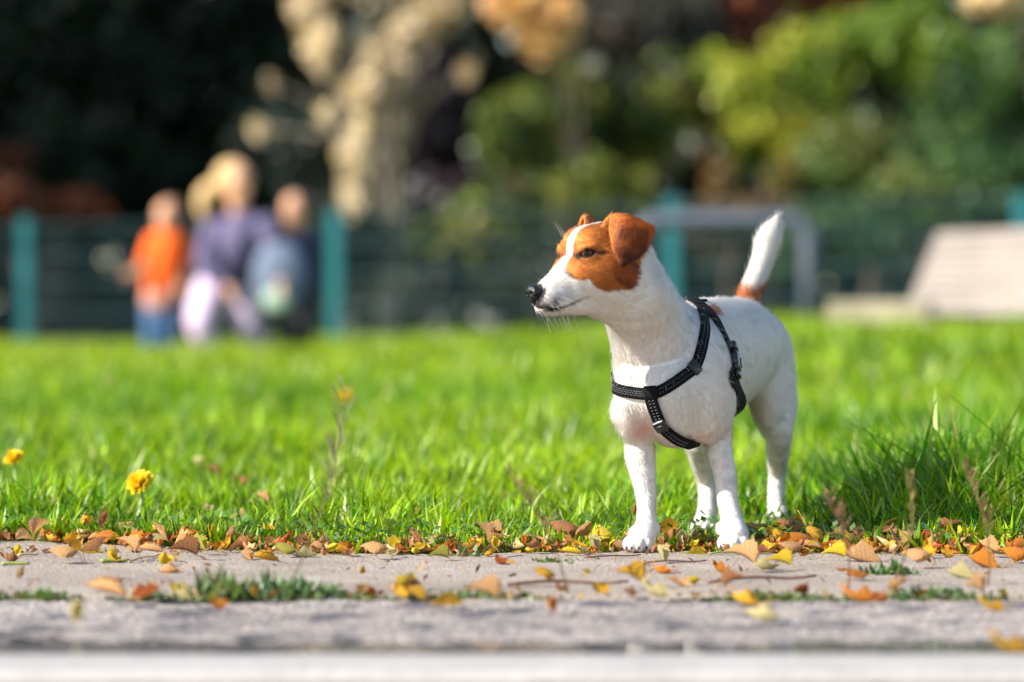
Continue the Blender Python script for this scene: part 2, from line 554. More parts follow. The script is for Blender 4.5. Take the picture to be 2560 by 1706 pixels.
# ------------------------------------------------------------------ grass
def paws_clear(X, Y):
    k = np.ones(len(X), bool)
    for (px, d) in ((1601, 4.525), (1838, 4.54), (1946, 4.93), (1763, 4.84)):
        k &= ((X - W(px, 0, d)[0]) ** 2 + (Y - d) ** 2) > .021 ** 2
    return k
def grass_blades(n, y0, y1, hmin, hmax, wid, segs, rnd, xw=(.165, .30), fringe=False):
    u = rnd.random(n)
    # even density on the ground inside a widening wedge
    hw = lambda y: xw[0] * y + xw[1]
    a = np.sqrt(hw(y0) ** 2 + u * (hw(y1) ** 2 - hw(y0) ** 2)); Y = (a - xw[1]) / xw[0]
    X = rnd.uniform(-1, 1, n) * hw(Y)
    if fringe:
        P2 = np.stack([X, 0 * X, 0 * X], 1)
        E_ = edge(X); Y = np.where(Y < E_, E_ + .25 * rnd.random(n) ** 2 * (rnd.random(n) < .7), Y)
    k = paws_clear(X, Y); X, Y = X[k], Y[k]; n = len(X)
    P = np.stack([X, Y, np.zeros(n)], 1)
    cl = vnoise(P, 5.0); cl2 = vnoise(P + 31, 14.0); cl3 = vnoise(P + 57, 1.3)
    h = (hmin + (hmax - hmin) * np.clip(.15 + .75 * cl + .45 * (cl2 - .5), 0, 1)) * rnd.uniform(.55, 1.15, n)
    tall = rnd.random(n) < .03
    h = np.where(tall, h * 1.35, h)
    h *= .50 + .50 * S((Y - edge(X)) / .22)
    h *= 1 + .95 * S((X - .36) / .22) * S((Y - 4.66) / .2) * S((6.4 - Y) / .8) + .25 * S((Y - 6) / 3)
    h *= 1 - .62 * np.exp(-((X - .285) / .115) ** 4) * S((5.02 - Y) / .10)
    w_dead = vnoise(P + 77, 2.2)
    az = rnd.uniform(0, 2 * np.pi, n)
    D = np.stack([np.cos(az), np.sin(az), np.zeros(n)], 1)
    lean = rnd.uniform(.05, .55, n) + .9 * (rnd.random(n) < .10)
    bend = rnd.uniform(.1, .8, n)
    w = wid * rnd.uniform(.6, 1.3, n)
    fa = az + np.pi / 2 + rnd.normal(0, .5, n)
    B = np.stack([np.cos(fa), np.sin(fa), np.zeros(n)], 1)
    base = np.stack([X, Y, gz(X, Y) - .01], 1)
    ts = np.linspace(0, 1, segs + 1)
    V = []
    for i, t_ in enumerate(ts):
        c = base + D * (h * (lean * t_ + bend * t_ * t_) * .75)[:, None] + np.array([0, 0, 1]) * ((h + .01) * (t_ - .30 * bend * t_ * t_))[:, None]
        ww = w * (1 - t_ ** 2.2) * .5 * (.75 + .5 * min(1, t_ * 3) * .5)
        if i < segs:
            V += [c - B * ww[:, None], c + B * ww[:, None]]
        else: V += [c]
    k = len(V)
    V = np.stack(V, 1).reshape(-1, 3)
    o = np.arange(n)[:, None] * k
    Q = [o + np.array([2 * i, 2 * i + 1, 2 * i + 3, 2 * i + 2]) for i in range(segs - 1)]
    T = o + np.array([2 * segs - 2, 2 * segs - 1, 2 * segs])
    # colour of each blade: yellow-green to deep green, some straw
    g = np.clip(.5 + .9 * (cl3 - .5) + .5 * (cl2 - .5) + rnd.normal(0, .32, n) - .16 * S((6.6 - Y) / 1.5), 0, 1)[:, None]
    C = np.array([.055, .215, .004]) * (1 - g) + np.array([.330, .480, .006]) * g
    st = rnd.random(n) < .015 + .05 * np.clip((w_dead - .6) * 4, 0, 1)
    C[st] = np.array([.34, .29, .13]) * rnd.uniform(.7, 1.1, (st.sum(), 1))
    pl = rnd.random(n) < .10
    C[pl] = np.array([.34, .44, .12]) * rnd.uniform(.8, 1.1, (pl.sum(), 1))
    fade = S((Y - 7) / 12)[:, None]
    C = C * (1 - fade) + (C * .7 + .3 * np.array([.38, .47, .010])) * fade
    C = C * rnd.uniform(.45, 1.28, (n, 1)) * (.72 + .5 * cl2)[:, None]
    Cv = np.repeat(C, k, axis=0)
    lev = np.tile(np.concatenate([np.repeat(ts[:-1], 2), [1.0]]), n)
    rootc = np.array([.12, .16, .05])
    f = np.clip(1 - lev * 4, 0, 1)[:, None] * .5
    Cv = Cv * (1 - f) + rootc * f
    return V, (np.concatenate(Q) if Q else None), T, Cv
def merge(parts):
    V = []; Q = []; T = []; C = []; n = 0
    for v, q, t_, c in parts:
        if q is not None: Q.append(q + n)
        T.append(t_ + n); V.append(v); C.append(c); n += len(v)
    return np.concatenate(V), [np.concatenate(Q), np.concatenate(T)], np.concatenate(C)
M_GRASS = foliage_mat('grass_blades', 'tint', .36, .36, .32, (1.45, 1.30, .35))
gr = np.random.default_rng(21)
def long_blades(n, rnd):
    """the longer tufts right of the dog"""
    v, q, t_, c = grass_blades(n, 4.70, 5.9, .045, .082, .0060, 4, rnd)
    k = 9
    X = v[0::k, 0]; keep = (X > .34) & (X < 1.1) & (vnoise(np.stack([v[0::k, 0], v[0::k, 1], 0 * X], 1), 9.0) > .42)
    idx = np.nonzero(keep)[0]; o = (np.arange(len(idx)) * k)[:, None]
    V = v.reshape(-1, k, 3)[idx].reshape(-1, 3); C = c.reshape(-1, k, 3)[idx].reshape(-1, 3)
    return V, np.concatenate([o + np.array([2 * i, 2 * i + 1, 2 * i + 3, 2 * i + 2]) for i in range(3)]), o + np.array([6, 7, 8]), C * np.array([.8, .85, 1])
def broad_leaves(n, y0, y1, rnd):
    """little broad weeds and clover among the blades at the lawn edge"""
    X = rnd.uniform(-1.05, 1.15, n); Y = y0 + (y1 - y0) * rnd.random(n) ** 1.6
    k = paws_clear(X, Y) & (Y > edge(X)); X, Y = X[k], Y[k]; n = len(X)
    z = rnd.uniform(.006, .030, n); az = rnd.uniform(0, 2 * np.pi, n)
    L = rnd.uniform(.007, .014, n); w = L * rnd.uniform(.5, .9, n)
    tl = rnd.uniform(-.5, .9, n)
    D = np.stack([np.cos(az) * np.cos(tl), np.sin(az) * np.cos(tl), np.sin(tl)], 1)
    B = np.stack([-np.sin(az), np.cos(az), rnd.uniform(-.4, .4, n)], 1)
    c = np.stack([X, Y, z], 1)
    V = np.stack([c, c + D * (L * .5)[:, None] - B * (w * .5)[:, None], c + D * L[:, None], c + D * (L * .5)[:, None] + B * (w * .5)[:, None]], 1).reshape(-1, 3)
    o = np.arange(n)[:, None] * 4
    C = np.array([.07, .17, .035]) * rnd.uniform(.6, 1.3, (n, 1)) + np.array([.05, .03, .03]) * (rnd.random((n, 1)) < .3)
    return V, o + np.array([0, 1, 2, 3]), np.zeros((0, 3), int), np.repeat(C, 4, axis=0)
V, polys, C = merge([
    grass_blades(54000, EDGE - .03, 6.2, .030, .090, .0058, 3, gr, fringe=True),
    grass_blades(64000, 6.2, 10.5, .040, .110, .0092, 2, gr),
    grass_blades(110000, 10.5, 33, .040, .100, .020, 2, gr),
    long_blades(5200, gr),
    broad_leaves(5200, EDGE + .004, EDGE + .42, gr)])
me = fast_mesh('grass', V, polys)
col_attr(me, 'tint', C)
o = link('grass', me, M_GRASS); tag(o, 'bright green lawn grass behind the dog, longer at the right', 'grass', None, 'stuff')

# moss and small weeds in the joint between road and path, and specks on the path
def moss(name, spots, rnd, label):
    Vs = []; Cs = []; n0 = 0
    for (px, d, sx, n, hh, colr) in spots:
        c = W(px, 0, d); X = c[0] + rnd.normal(0, sx, n); Y = d + rnd.normal(0, .012 + sx * .12, n)
        az = rnd.uniform(0, 2 * np.pi, n); L = hh * rnd.uniform(.4, 1.2, n) * np.exp(-((X - c[0]) / (sx * 1.8)) ** 2)
        D = np.stack([np.cos(az) * .6, np.sin(az) * .6, rnd.uniform(.3, 1.2, n)], 1)
        B = np.stack([-np.sin(az), np.cos(az), 0 * az], 1)
        b_ = np.stack([X, Y, np.full(n, -.004)], 1)
        w = .0022 * rnd.uniform(.7, 1.6, n)
        Vs.append(np.stack([b_ - B * w[:, None] * .4, b_ + B * w[:, None] * .4, b_ + D * (L * .6)[:, None] + B * w[:, None], b_ + D * L[:, None], b_ + D * (L * .6)[:, None] - B * w[:, None]], 1).reshape(-1, 3))
        Cs.append(np.repeat(np.array(colr) * rnd.uniform(.5, 1.3, (n, 1)), 5, axis=0))
    V = np.concatenate(Vs); n = len(V) // 5; o = np.arange(n)[:, None] * 5
    me = fast_mesh(name, V, [np.concatenate([o + np.array([0, 1, 2, 4])]), o + np.array([2, 3, 4])])
    col_attr(me, 'tint', np.concatenate(Cs))
    ob = link(name, me, M_GRASS); tag(ob, label, 'moss', None, 'stuff')
sp = []
for k in range(20):
    px = gr.uniform(-250, 2800)
    sp.append((px, gr.normal(3.85, .012), gr.uniform(.01, .04), 60, gr.uniform(.003, .010), (.07, .13, .03) if gr.random() < .6 else (.16, .15, .06)))
sp += [(560, 3.84, .022, 150, .030, (.12, .19, .07)), (610, 3.86, .05, 160, .022, (.16, .21, .10)), (700, 3.86, .035, 190, .026, (.09, .16, .06)), (780, 3.88, .02, 130, .020, (.08, .15, .06)), (520, 3.85, .016, 70, .034, (.20, .22, .13)),
       (100, 3.86, .02, 120, .012, (.10, .17, .05)), (1180, 3.86, .05, 200, .010, (.09, .15, .04)), (1950, 3.84, .05, 200, .010, (.10, .15, .04)), (2330, 3.85, .05, 240, .012, (.07, .14, .04)),
       (1370, 4.36, .022, 260, .008, (.10, .15, .04)), (1440, 4.38, .012, 90, .006, (.12, .15, .05)), (2220, 4.16, .022, 260, .016, (.06, .13, .03)), (1165, 4.47, .014, 120, .016, (.12, .18, .08)), (1480, 4.40, .01, 60, .006, (.12, .13, .05))]
moss('moss', sp, gr, 'moss and small weeds in the joint between the path and the road')

# ------------------------------------------------------------------ fallen leaves
m_leaf = {}
def leaf_mat(name, c1, c2, vein, edge):
    m, t, out = new_mat(name)
    a = nd(t, 'ShaderNodeAttribute', attribute_name='leaf_uv').outputs['Vector']
    sx = nd(t, 'ShaderNodeSeparateXYZ', {0: a})
    u, v = sx.outputs[0], sx.outputs[1]
    au = nd(t, 'ShaderNodeMath', {0: u}, operation='ABSOLUTE').outputs[0]
    oi = nd(t, 'ShaderNodeObjectInfo')
    nz = nd(t, 'ShaderNodeTexNoise', {'Vector': nd(t, 'ShaderNodeVectorMath', {0: nd(t, 'ShaderNodeTexCoord').outputs['Object'], 1: oi.outputs['Location']}, operation='ADD').outputs[0], 'Scale': 55.0, 'Detail': 5.0})
    base = mixc(t, ramp(t, nz.outputs[0], [(.34, (0, 0, 0, 1)), (.66, (1, 1, 1, 1))]), tuple(x * .86 for x in c1[:3]) + (1,), c2)
    n9 = nd(t, 'ShaderNodeTexNoise', {'Vector': nz.inputs['Vector'].links[0].from_socket, 'Scale': 210.0, 'Detail': 3.0})
    base = mixc(t, ramp(t, n9.outputs[0], [(.60, (0, 0, 0, 1)), (.74, (.4, .4, .4, 1))]), base, edge)
    # side veins run forward from the midrib
    ph = nd(t, 'ShaderNodeMath', {0: nd(t, 'ShaderNodeMath', {0: v, 1: nd(t, 'ShaderNodeMath', {0: au, 1: .22}, operation='MULTIPLY').outputs[0]}, operation='SUBTRACT').outputs[0], 1: 50.0}, operation='MULTIPLY')
    sn = nd(t, 'ShaderNodeMath', {0: ph.outputs[0]}, operation='SINE')
    vl = ramp(t, sn.outputs[0], [(.86, (0, 0, 0, 1)), (.99, (1, 1, 1, 1))])
    mid = ramp(t, au, [(.02, (1, 1, 1, 1)), (.06, (0, 0, 0, 1))])
    vm = nd(t, 'ShaderNodeMath', {0: vl, 1: mid}, operation='MAXIMUM').outputs[0]
    cc = mixc(t, nd(t, 'ShaderNodeMath', {0: vm, 1: .55}, operation='MULTIPLY').outputs[0], base, vein)
    ed = ramp(t, nd(t, 'ShaderNodeMath', {0: au, 1: nd(t, 'ShaderNodeMath', {0: nz.outputs[0], 1: .5}, operation='MULTIPLY').outputs[0]}, operation='ADD').outputs[0], [(1.0, (0, 0, 0, 1)), (1.25, (.85, .85, .85, 1))])
    cc = mixc(t, ed, cc, edge)
    br = nd(t, 'ShaderNodeHueSaturation', {'Hue': .5, 'Saturation': 1.0, 'Value': nd(t, 'ShaderNodeMapRange', {0: oi.outputs['Random'], 3: .75, 4: 1.2}).outputs[0], 'Color': cc})
    b = nd(t, 'ShaderNodeBsdfPrincipled', {'Base Color': br.outputs[0], 'Roughness': .5, 'Specular IOR Level': .35})
    bp = nd(t, 'ShaderNodeBump', {'Height': nd(t, 'ShaderNodeMath', {0: vm, 1: nz.outputs[0]}, operation='ADD').outputs[0], 'Strength': 1.0, 'Distance': .0022})
    t.links.new(bp.outputs[0], b.inputs['Normal'])
    tr = nd(t, 'ShaderNodeBsdfTranslucent', {'Color': br.outputs[0]})
    mx = nd(t, 'ShaderNodeMixShader', {0: .32, 1: b.outputs[0], 2: tr.outputs[0]})
    t.links.new(mx.outputs[0], out.inputs[0])
    return m
LEAFC = {
    'yellow': ((.80, .54, .010, 1), (.90, .66, .03, 1), (.75, .62, .22, 1), (.22, .09, .012, 1)),
    'golden': ((.74, .36, .012, 1), (.85, .50, .03, 1), (.70, .50, .18, 1), (.25, .09, .015, 1)),
    'orange': ((.62, .17, .010, 1), (.78, .30, .020, 1), (.60, .34, .12, 1), (.14, .035, .008, 1)),
    'rust': ((.40, .080, .012, 1), (.54, .14, .02, 1), (.42, .20, .09, 1), (.08, .022, .010, 1)),
    'tan': ((.62, .30, .10, 1), (.76, .46, .21, 1), (.80, .56, .30, 1), (.24, .12, .06, 1)),
    'brown': ((.34, .12, .040, 1), (.50, .22, .080, 1), (.46, .26, .13, 1), (.07, .03, .018, 1)),
    'pale': ((.62, .52, .20, 1), (.72, .62, .30, 1), (.74, .66, .40, 1), (.36, .24, .07, 1)),
    'lime': ((.38, .38, .04, 1), (.55, .50, .06, 1), (.56, .54, .20, 1), (.26, .16, .03, 1)),
}
for k, v in LEAFC.items(): m_leaf[k] = leaf_mat(k + '_leaf', *v)

def leaf_mesh(seed, fold, curl, roll, twist, asp, ser):
    r = np.random.default_rng(seed)
    nu, nv = 8, 14
    L = 1.0
    V = []; UV = []
    wob = r.normal(0, 1, 6)
    for j in range(nv + 1):
        v = j / nv
        hw = asp * (math.sin(math.pi * min(1, v ** .78)) ** (.60 if v < .41 else .86)) + .006
        hw *= 1 + ser * ((j % 2) - .5) * .18
        for i in range(nu + 1):
            u = -1 + 2 * i / nu
            x = u * hw; y = v - .5
            # fold along the midrib, roll of the blade edges
            a = fold * (1 if u > 0 else -1)
            ang = roll * abs(u) * (1 + .4 * math.sin(4 * v + wob[0]))
            rx = abs(u) * hw
            if abs(roll) > 1e-3:
                R_ = hw / max(abs(roll), 1e-3)
                xx = R_ * math.sin(abs(ang)); zz = R_ * (1 - math.cos(ang)) * (1 if roll > 0 else -1)
            else: xx, zz = rx, 0
            sg = 1 if u > 0 else -1
            px_ = sg * (xx * math.cos(fold) - zz * math.sin(fold)); pz = xx * math.sin(fold) + zz * math.cos(fold)
            pz += .034 * math.sin(9 * v + wob[1] + 3 * u) * abs(u) + .024 * math.sin(17 * v + wob[2] - 4 * u) * u * u
            tw = twist * (v - .5)
            px2 = px_ * math.cos(tw) - pz * math.sin(tw); pz2 = px_ * math.sin(tw) + pz * math.cos(tw)
            if abs(curl) > 1e-3:
                th = curl * (v - .5); R_ = 1 / curl
                yy = (R_ - pz2) * math.sin(th); zz2 = R_ - (R_ - pz2) * math.cos(th)
            else: yy, zz2 = y, pz2
            V.append((px2, yy, zz2)); UV.append((u, v, 0))
    k = nu + 1
    Q = [[j * k + i, j * k + i + 1, (j + 1) * k + i + 1, (j + 1) * k + i] for j in range(nv) for i in range(nu)]
    n0 = len(V)
    mb0 = np.array(V[nu // 2]); d = mb0 - np.array(V[k + nu // 2]); d /= np.linalg.norm(d) + 1e-9
    sl = r.uniform(.25, .5); side = r.normal(0, .1, 3)
    P = [mb0 + d * sl * s_ + side * s_ * s_ for s_ in np.linspace(-.06, 1, 5)]
    mb = MB(); mb.tube(P, [.013, .012, .011, .011, .014], 5)
    sv = np.concatenate(mb.V)
    V = np.concatenate([np.array(V), sv]); UV += [(0, 0, 0)] * len(sv)
    V[:, 2] -= V[:n0, 2].min()
    me = fast_mesh('leaf', V, [np.concatenate([np.array(Q)] + [q + n0 for q in mb.Q]), np.concatenate([t_ + n0 for t_ in mb.T])])
    vec_attr(me, 'leaf_uv', UV)
    me.materials.append(None)
    return me
LEAF = {
    'flat': [leaf_mesh(1, .12, .6, .6, .3, .36, 1), leaf_mesh(2, .05, -.7, -.7, -.4, .38, 1)],
    'cupped': [leaf_mesh(3, .25, 1.7, 1.5, .4, .40, 1), leaf_mesh(4, .2, 1.4, 1.9, -.5, .42, 1)],
    'folded': [leaf_mesh(5, .75, .9, .7, .6, .37, 1), leaf_mesh(6, .95, -.7, .6, -.5, .40, 1)],
    'rolled': [leaf_mesh(7, .2, .3, 2.6, .4, .35, 1), leaf_mesh(8, .1, .6, 3.0, -.3, .40, 0)],
    'curled': [leaf_mesh(9, .3, 2.6, .9, .5, .33, 1), leaf_mesh(10, .1, 2.0, 1.4, -.8, .36, 1)],
    'arched': [leaf_mesh(11, -.25, -1.6, -1.0, .5, .36, 1), leaf_mesh(12, -.1, -1.2, -1.5, -.7, .40, 1)],
}
lr = np.random.default_rng(77)
LEAFV = {}
for ms in LEAF.values():
    for me in ms:
        co_ = np.empty(len(me.vertices) * 3, np.float32); me.vertices.foreach_get('co', co_)
        LEAFV[me.name] = co_.reshape(-1, 3)
def put_leaf(X, Y, z, L, col, form, label, group=None, tilt=None, az=None, name='fallen_leaf'):
    me = LEAF[form][int(lr.integers(2))]
    o = bpy.data.objects.new(name, me); COL.objects.link(o)
    o.material_slots[0].link = 'OBJECT'; o.material_slots[0].material = m_leaf[col]
    az = lr.uniform(0, 2 * math.pi) if az is None else az
    tx, ty = tilt if tilt is not None else (lr.normal(0, .25), lr.normal(0, .25))
    Rm = Matrix.Rotation(az, 3, 'Z') @ Matrix.Rotation(tx, 3, 'X') @ Matrix.Rotation(ty, 3, 'Y')
    lo = float((LEAFV[me.name] @ np.array(Rm)[2]).min()) * L
    o.location = (X, Y, z - lo - .0006)
    o.rotation_euler = Rm.to_euler()
    o.scale = (L, L, L)
    return tag(o, label, 'leaf', group)
def leaf_at(px, by, L, col, form, label, up=0.0, tilt=None, az=None):
    """a leaf whose lowest point stands on the ground seen at (px, by); up: how far it rests above it on the grass or litter"""
    d = EYE * FPX / (by - HZ)
    p = W(px, by, d)
    return put_leaf(p[0], d, max(0, up), L, col, form, label, None, tilt, az)

# ------------------------------------------------------------------ the dog
HP = W(1486.7, 635.5, 4.45)
HA = math.radians(30)
HF = np.array([-math.cos(HA), -math.sin(HA), 0]); HL = np.array([math.sin(HA), -math.cos(HA), 0]); HU = np.array([0, 0, 1.0])
HM = np.array([HF, HL, HU])
def H(x, y, z): return HP + x * HF + y * HL + z * HU
BA = math.radians(13.5)
BF = np.array([-math.sin(BA), -math.cos(BA), 0]); BL = np.array([math.cos(BA), -math.sin(BA), 0])
BM = np.array([BL, BF, HU])

def ear_pts(sd, ns=34, nt=30):
    """the folded ear as a sheet of points, in the head's own axes"""
    A, C, B, T = np.array([[-.0035, .0270, .0435], [-.0200, .0420, .0420], [-.0440, .0500, .0300], [-.004, .0540, -.0110]])
    s = np.linspace(0, 1, ns)[:, None]
    crest = A * (1 - s) ** 2 + 2 * s * (1 - s) * (C * 2 - (A + B) / 2) + B * s ** 2
    mid = crest[ns // 2]
    P = []
    for t in np.linspace(0, 1, nt):
        w = (1 - t ** 2.1) ** .85
        q = mid + (crest - mid) * w + (T - mid) * t
        q = q + np.array([0, 1, 0]) * (.0065 * math.sin(math.pi * min(1, t * 1.15)) * (1 - .5 * (2 * s - 1) ** 2))
        q = q + np.array([0, 1, .35]) * (.004 * np.clip(1 - np.abs(t - .08) / .2, 0, 1))
        q = q + np.array([0, .005, 0]) * (s ** 3) * (1 - t)
        P.append(q)
    D0, D1 = np.array([.004, .022, .026]), np.array([-.050, .034, .012])
    base = D0 * (1 - s) + D1 * s
    for t in np.linspace(0, 1, 14)[1:]:
        P.append(crest * (1 - t) + base * t + np.array([0, -.003, 0]) * math.sin(math.pi * t))
    P = np.concatenate(P)
    P[:, 1] *= sd
    return P, crest

EYE_C = np.array([.0225, .0222, .000])
EYE_D = np.array([.60, .79, .04]); EYE_D /= np.linalg.norm(EYE_D)
EYE_R = .0100
MOUTH = [(.0770, .0080, -.0620), (.069, .0120, -.0640), (.059, .0150, -.0635), (.046, .0185, -.0600), (.036, .0215, -.0550), (.0225, .0250, -.0492)]

def dog_field(h):
    f = Field((.0, 4.335, -.004), (.388, 5.055, .425), h)
    E = lambda px, py, d, r, k=.018, M=BM: f.ell(W(px, py, d), r, M, k)
    # trunk
    T = np.array([[4.555, 1685, 945, .0565, .0760], [4.60, 1702, 932, .0605, .0800], [4.66, 1738, 914, .0640, .0775], [4.72, 1772, 899, .0655, .0730], [4.78, 1802, 884, .0610, .0670],
                  [4.84, 1828, 873, .0560, .0610], [4.90, 1850, 868, .0505, .0590], [4.945, 1868, 870, .0440, .0540]])
    for d in np.linspace(4.555, 4.945, 17):
        px, py, rl, rz = [np.interp(d, T[:, 0], T[:, q]) for q in (1, 2, 3, 4)]
        f.ell(W(px, py, d), (rl, .050, rz), BM, .012)
    E(1648, 975, 4.528, (.046, .042, .046), .016)
    E(1690, 1052, 4.56, (.024, .055, .027), .02)            # breastbone
    # shoulders
    E(1588, 982, 4.540, (.0215, .040, .050), .012)
    E(1588, 1035, 4.545, (.0160, .028, .033), .010)
    E(1776, 975, 4.565, (.0255, .048, .064), .018)
    # neck
    f.chain([(H(-.018, 0, -.020), .035), (W(1578, 728, 4.475), .0415), (W(1608, 790, 4.515), .0438), (W(1637, 880, 4.545), .0482), (W(1648, 950, 4.565), .053)], .014)
    f.chain([(H(-.040, 0, .000), .028), (W(1594, 699, 4.50), .0300), (W(1641, 783, 4.56), .0320), (W(1690, 842, 4.60), .037)], .014)
    f.chain([(H(.030, 0, -.048), .014), (H(.004, 0, -.046), .024), (W(1568, 752, 4.49), .034)], .014)
    E(1738, 832, 4.64, (.034, .06, .026), .02)
    # thighs and hind legs
    E(1926, 940, 4.925, (.029, .052, .066), .018)
    E(1936, 1010, 4.905, (.0240, .042, .050), .015)
    E(1800, 940, 4.88, (.029, .05, .06), .018)
    E(1770, 1020, 4.85, (.023, .04, .045), .015)
    f.chain([(W(1938, 1010, 4.91), 0.0252), (W(1946, 1070, 4.89), 0.0175), (W(1945, 1130, 4.915), 0.0135), (W(1943, 1178, 4.955), 0.0106), (W(1941, 1230, 4.955), 0.0102), (W(1942, 1285, 4.945), 0.0110), (W(1944, 1312, 4.925), 0.0121)], .008)
    f.ell(W(1944, 1172, 4.972), (.009, .011, .012), BM, .008)
    f.chain([(W(1772, 1010, 4.85), 0.0243), (W(1748, 1085, 4.815), 0.0185), (W(1752, 1140, 4.84), 0.0144), (W(1764, 1200, 4.875), 0.0110), (W(1768, 1245, 4.87), 0.0101), (W(1766, 1295, 4.855), 0.0113), (W(1764, 1325, 4.835), 0.0124)], .008)
    f.ell(W(1764, 1196, 4.892), (.009, .011, .012), BM, .008)
    # fore legs
    f.chain([(W(1586, 1030, 4.54), 0.0270), (W(1599, 1098, 4.555), 0.0175), (W(1600, 1140, 4.555), 0.0169), (W(1607, 1185, 4.550), 0.0142), (W(1615, 1241, 4.545), 0.0109), (W(1616, 1282, 4.540), 0.0104), (W(1615, 1325, 4.532), 0.0119), (W(1606, 1358, 4.52), 0.0126)], .008)
    f.chain([(W(1780, 1020, 4.57), 0.0252), (W(1793, 1090, 4.585), 0.0164), (W(1800, 1137, 4.580), 0.0140), (W(1812, 1185, 4.575), 0.0125), (W(1817, 1241, 4.568), 0.0113), (W(1825, 1282, 4.560), 0.0115), (W(1833, 1320, 4.550), 0.0128), (W(1838, 1355, 4.538), 0.0133)], .008)
    f.ell(W(1592, 1112, 4.572), (.012, .014, .016), BM, .01)
    f.ell(W(1800, 1105, 4.60), (.011, .014, .016), BM, .01)
    f.ell(W(1642, 1324, 4.535), (.0035, .005, .007), BM, .004)
    f.ell(W(1798, 1322, 4.552), (.004, .005, .008), BM, .004)
    # paws
    for (px, d, w, turn) in ((1601, 4.530, 1.0, .02), (1838, 4.545, 1.04, .05), (1946, 4.932, .92, 0), (1763, 4.840, .92, 0)):
        c = W(px, 0, d); c[2] = 0
        a = BA + turn
        F = np.array([-math.sin(a), -math.cos(a), 0]); L = np.array([math.cos(a), -math.sin(a), 0]); M = np.array([L, F, HU])
        f.ell(c + HU * .018, (.0140 * w, .017, .014), M, .008)
        for i, (b, fw) in enumerate(((-.0122, .009), (-.0042, .0175), (.0045, .0178), (.0124, .0095))):
            f.ell(c + L * b * w + F * fw + HU * .0098, (.0062 * w, .0125, .0092), M, .0016)
        f.ell(c - F * .004 + HU * .006, (.012 * w, .013, .007), M, .006)
    # tail
    f.chain([(W(1866, 800, 4.93), .018), (W(1870, 748, 4.945), .0138), (W(1889, 700, 4.955), .0124), (W(1907, 650, 4.962), .0128), (W(1920, 606, 4.965), .0148), (W(1935, 574, 4.967), .0092), (W(1943, 550, 4.968), .0020)], .007)
    # head
    hd = lambda x, y, z, r, k=.012, both=False, sub=False: [f.ell(H(x, yy, z), r, HM, k, sub) for yy in ((y, -y) if both else (y,))]
    hd(-.018, 0, .000, (.050, .0385, .0375))
    hd(.012, .014, .012, (.020, .017, .0185), .012, True)
    hd(-.012, .0255, -.024, (.034, .0185, .030), .014, True)
    hd(.016, .0200, -.022, (.028, .0145, .022), .014, True)
    hd(-.030, 0, -.030, (.036, .034, .036), .015)
    for (x, z, ry, rz, rx) in ((.0700, -.0492, .0120, .0142, .0118), (.064, -.0475, .0146, .0180, .0125), (.056, -.0452, .0170, .0215, .0135), (.047, -.0405, .0202, .0268, .0135), (.036, -.034, .0245, .031, .0135)):
        hd(x, 0, z, (rx, ry, rz), .006)
    f.chain([(H(.0725, 0, -.0600), .0078), (H(.062, 0, -.0612), .0092), (H(.045, 0, -.0575), .0118), (H(.015, 0, -.0520), .018)], .006)
    hd(.060, .0095, -.0525, (.020, .0098, .0112), .005, True)
    # ears
    for sd in (1, -1):
        P, _ = ear_pts(sd)
        f.points(HP + P @ HM, .0019, .0028)
    # eyes and mouth
    for sd in (1, -1):
        c = EYE_C * [1, sd, 1]; e = EYE_D * [1, sd, 1]
        hh = np.array([-e[1] * sd, e[0] * sd, 0]) * sd; hh = np.array([e[1], -e[0], 0]); hh /= np.linalg.norm(hh)
        if hh[0] < 0: hh = -hh                               # towards the nose
        vv = np.cross(e, hh); vv *= np.sign(vv[2])
        h2 = hh * .99 - vv * .13; v2 = vv * .99 + hh * .13
        M = np.array([e, h2, v2]) @ HM
        f.ell(H(*(c + .0004 * e)), (.0124, .0128, .0118), M, .007)
        f.ell(H(*(c + .0072 * e + .0078 * v2 - .002 * h2)), (.0055, .010, .0036), M, .004)
        f.ell(H(*(c + .0108 * e - .0004 * v2)), (.0105, .0086, .0043), M, .0012, True)
        for a, b in zip(MOUTH[:-1], MOUTH[1:]):
            a = np.array(a) * [1, sd, 1]; b = np.array(b) * [1, sd, 1]
            for e_ in (0, .25, .5, .75):
                f.ell(H(*(a + (b - a) * e_)), (.0030, .0085 - .004 * (a[0] < .045), .0011), HM, .001, True)
    return f

CU = 1.0646e-4
BROWN = np.array([(548, 770), (560, 700), (590, 600), (480, 300), (900, -200), (1800, -200), (1800, 300), (1490, 480), (1445, 560), (1400, 650), (1372, 800), (1340, 925), (1265, 985), (1100, 985), (980, 1000), (865, 935), (830, 862), (740, 880), (640, 850)], float)
BROWN = np.stack([(BROWN[:, 0] - 900) * CU, (590 - BROWN[:, 1]) * CU], 1)

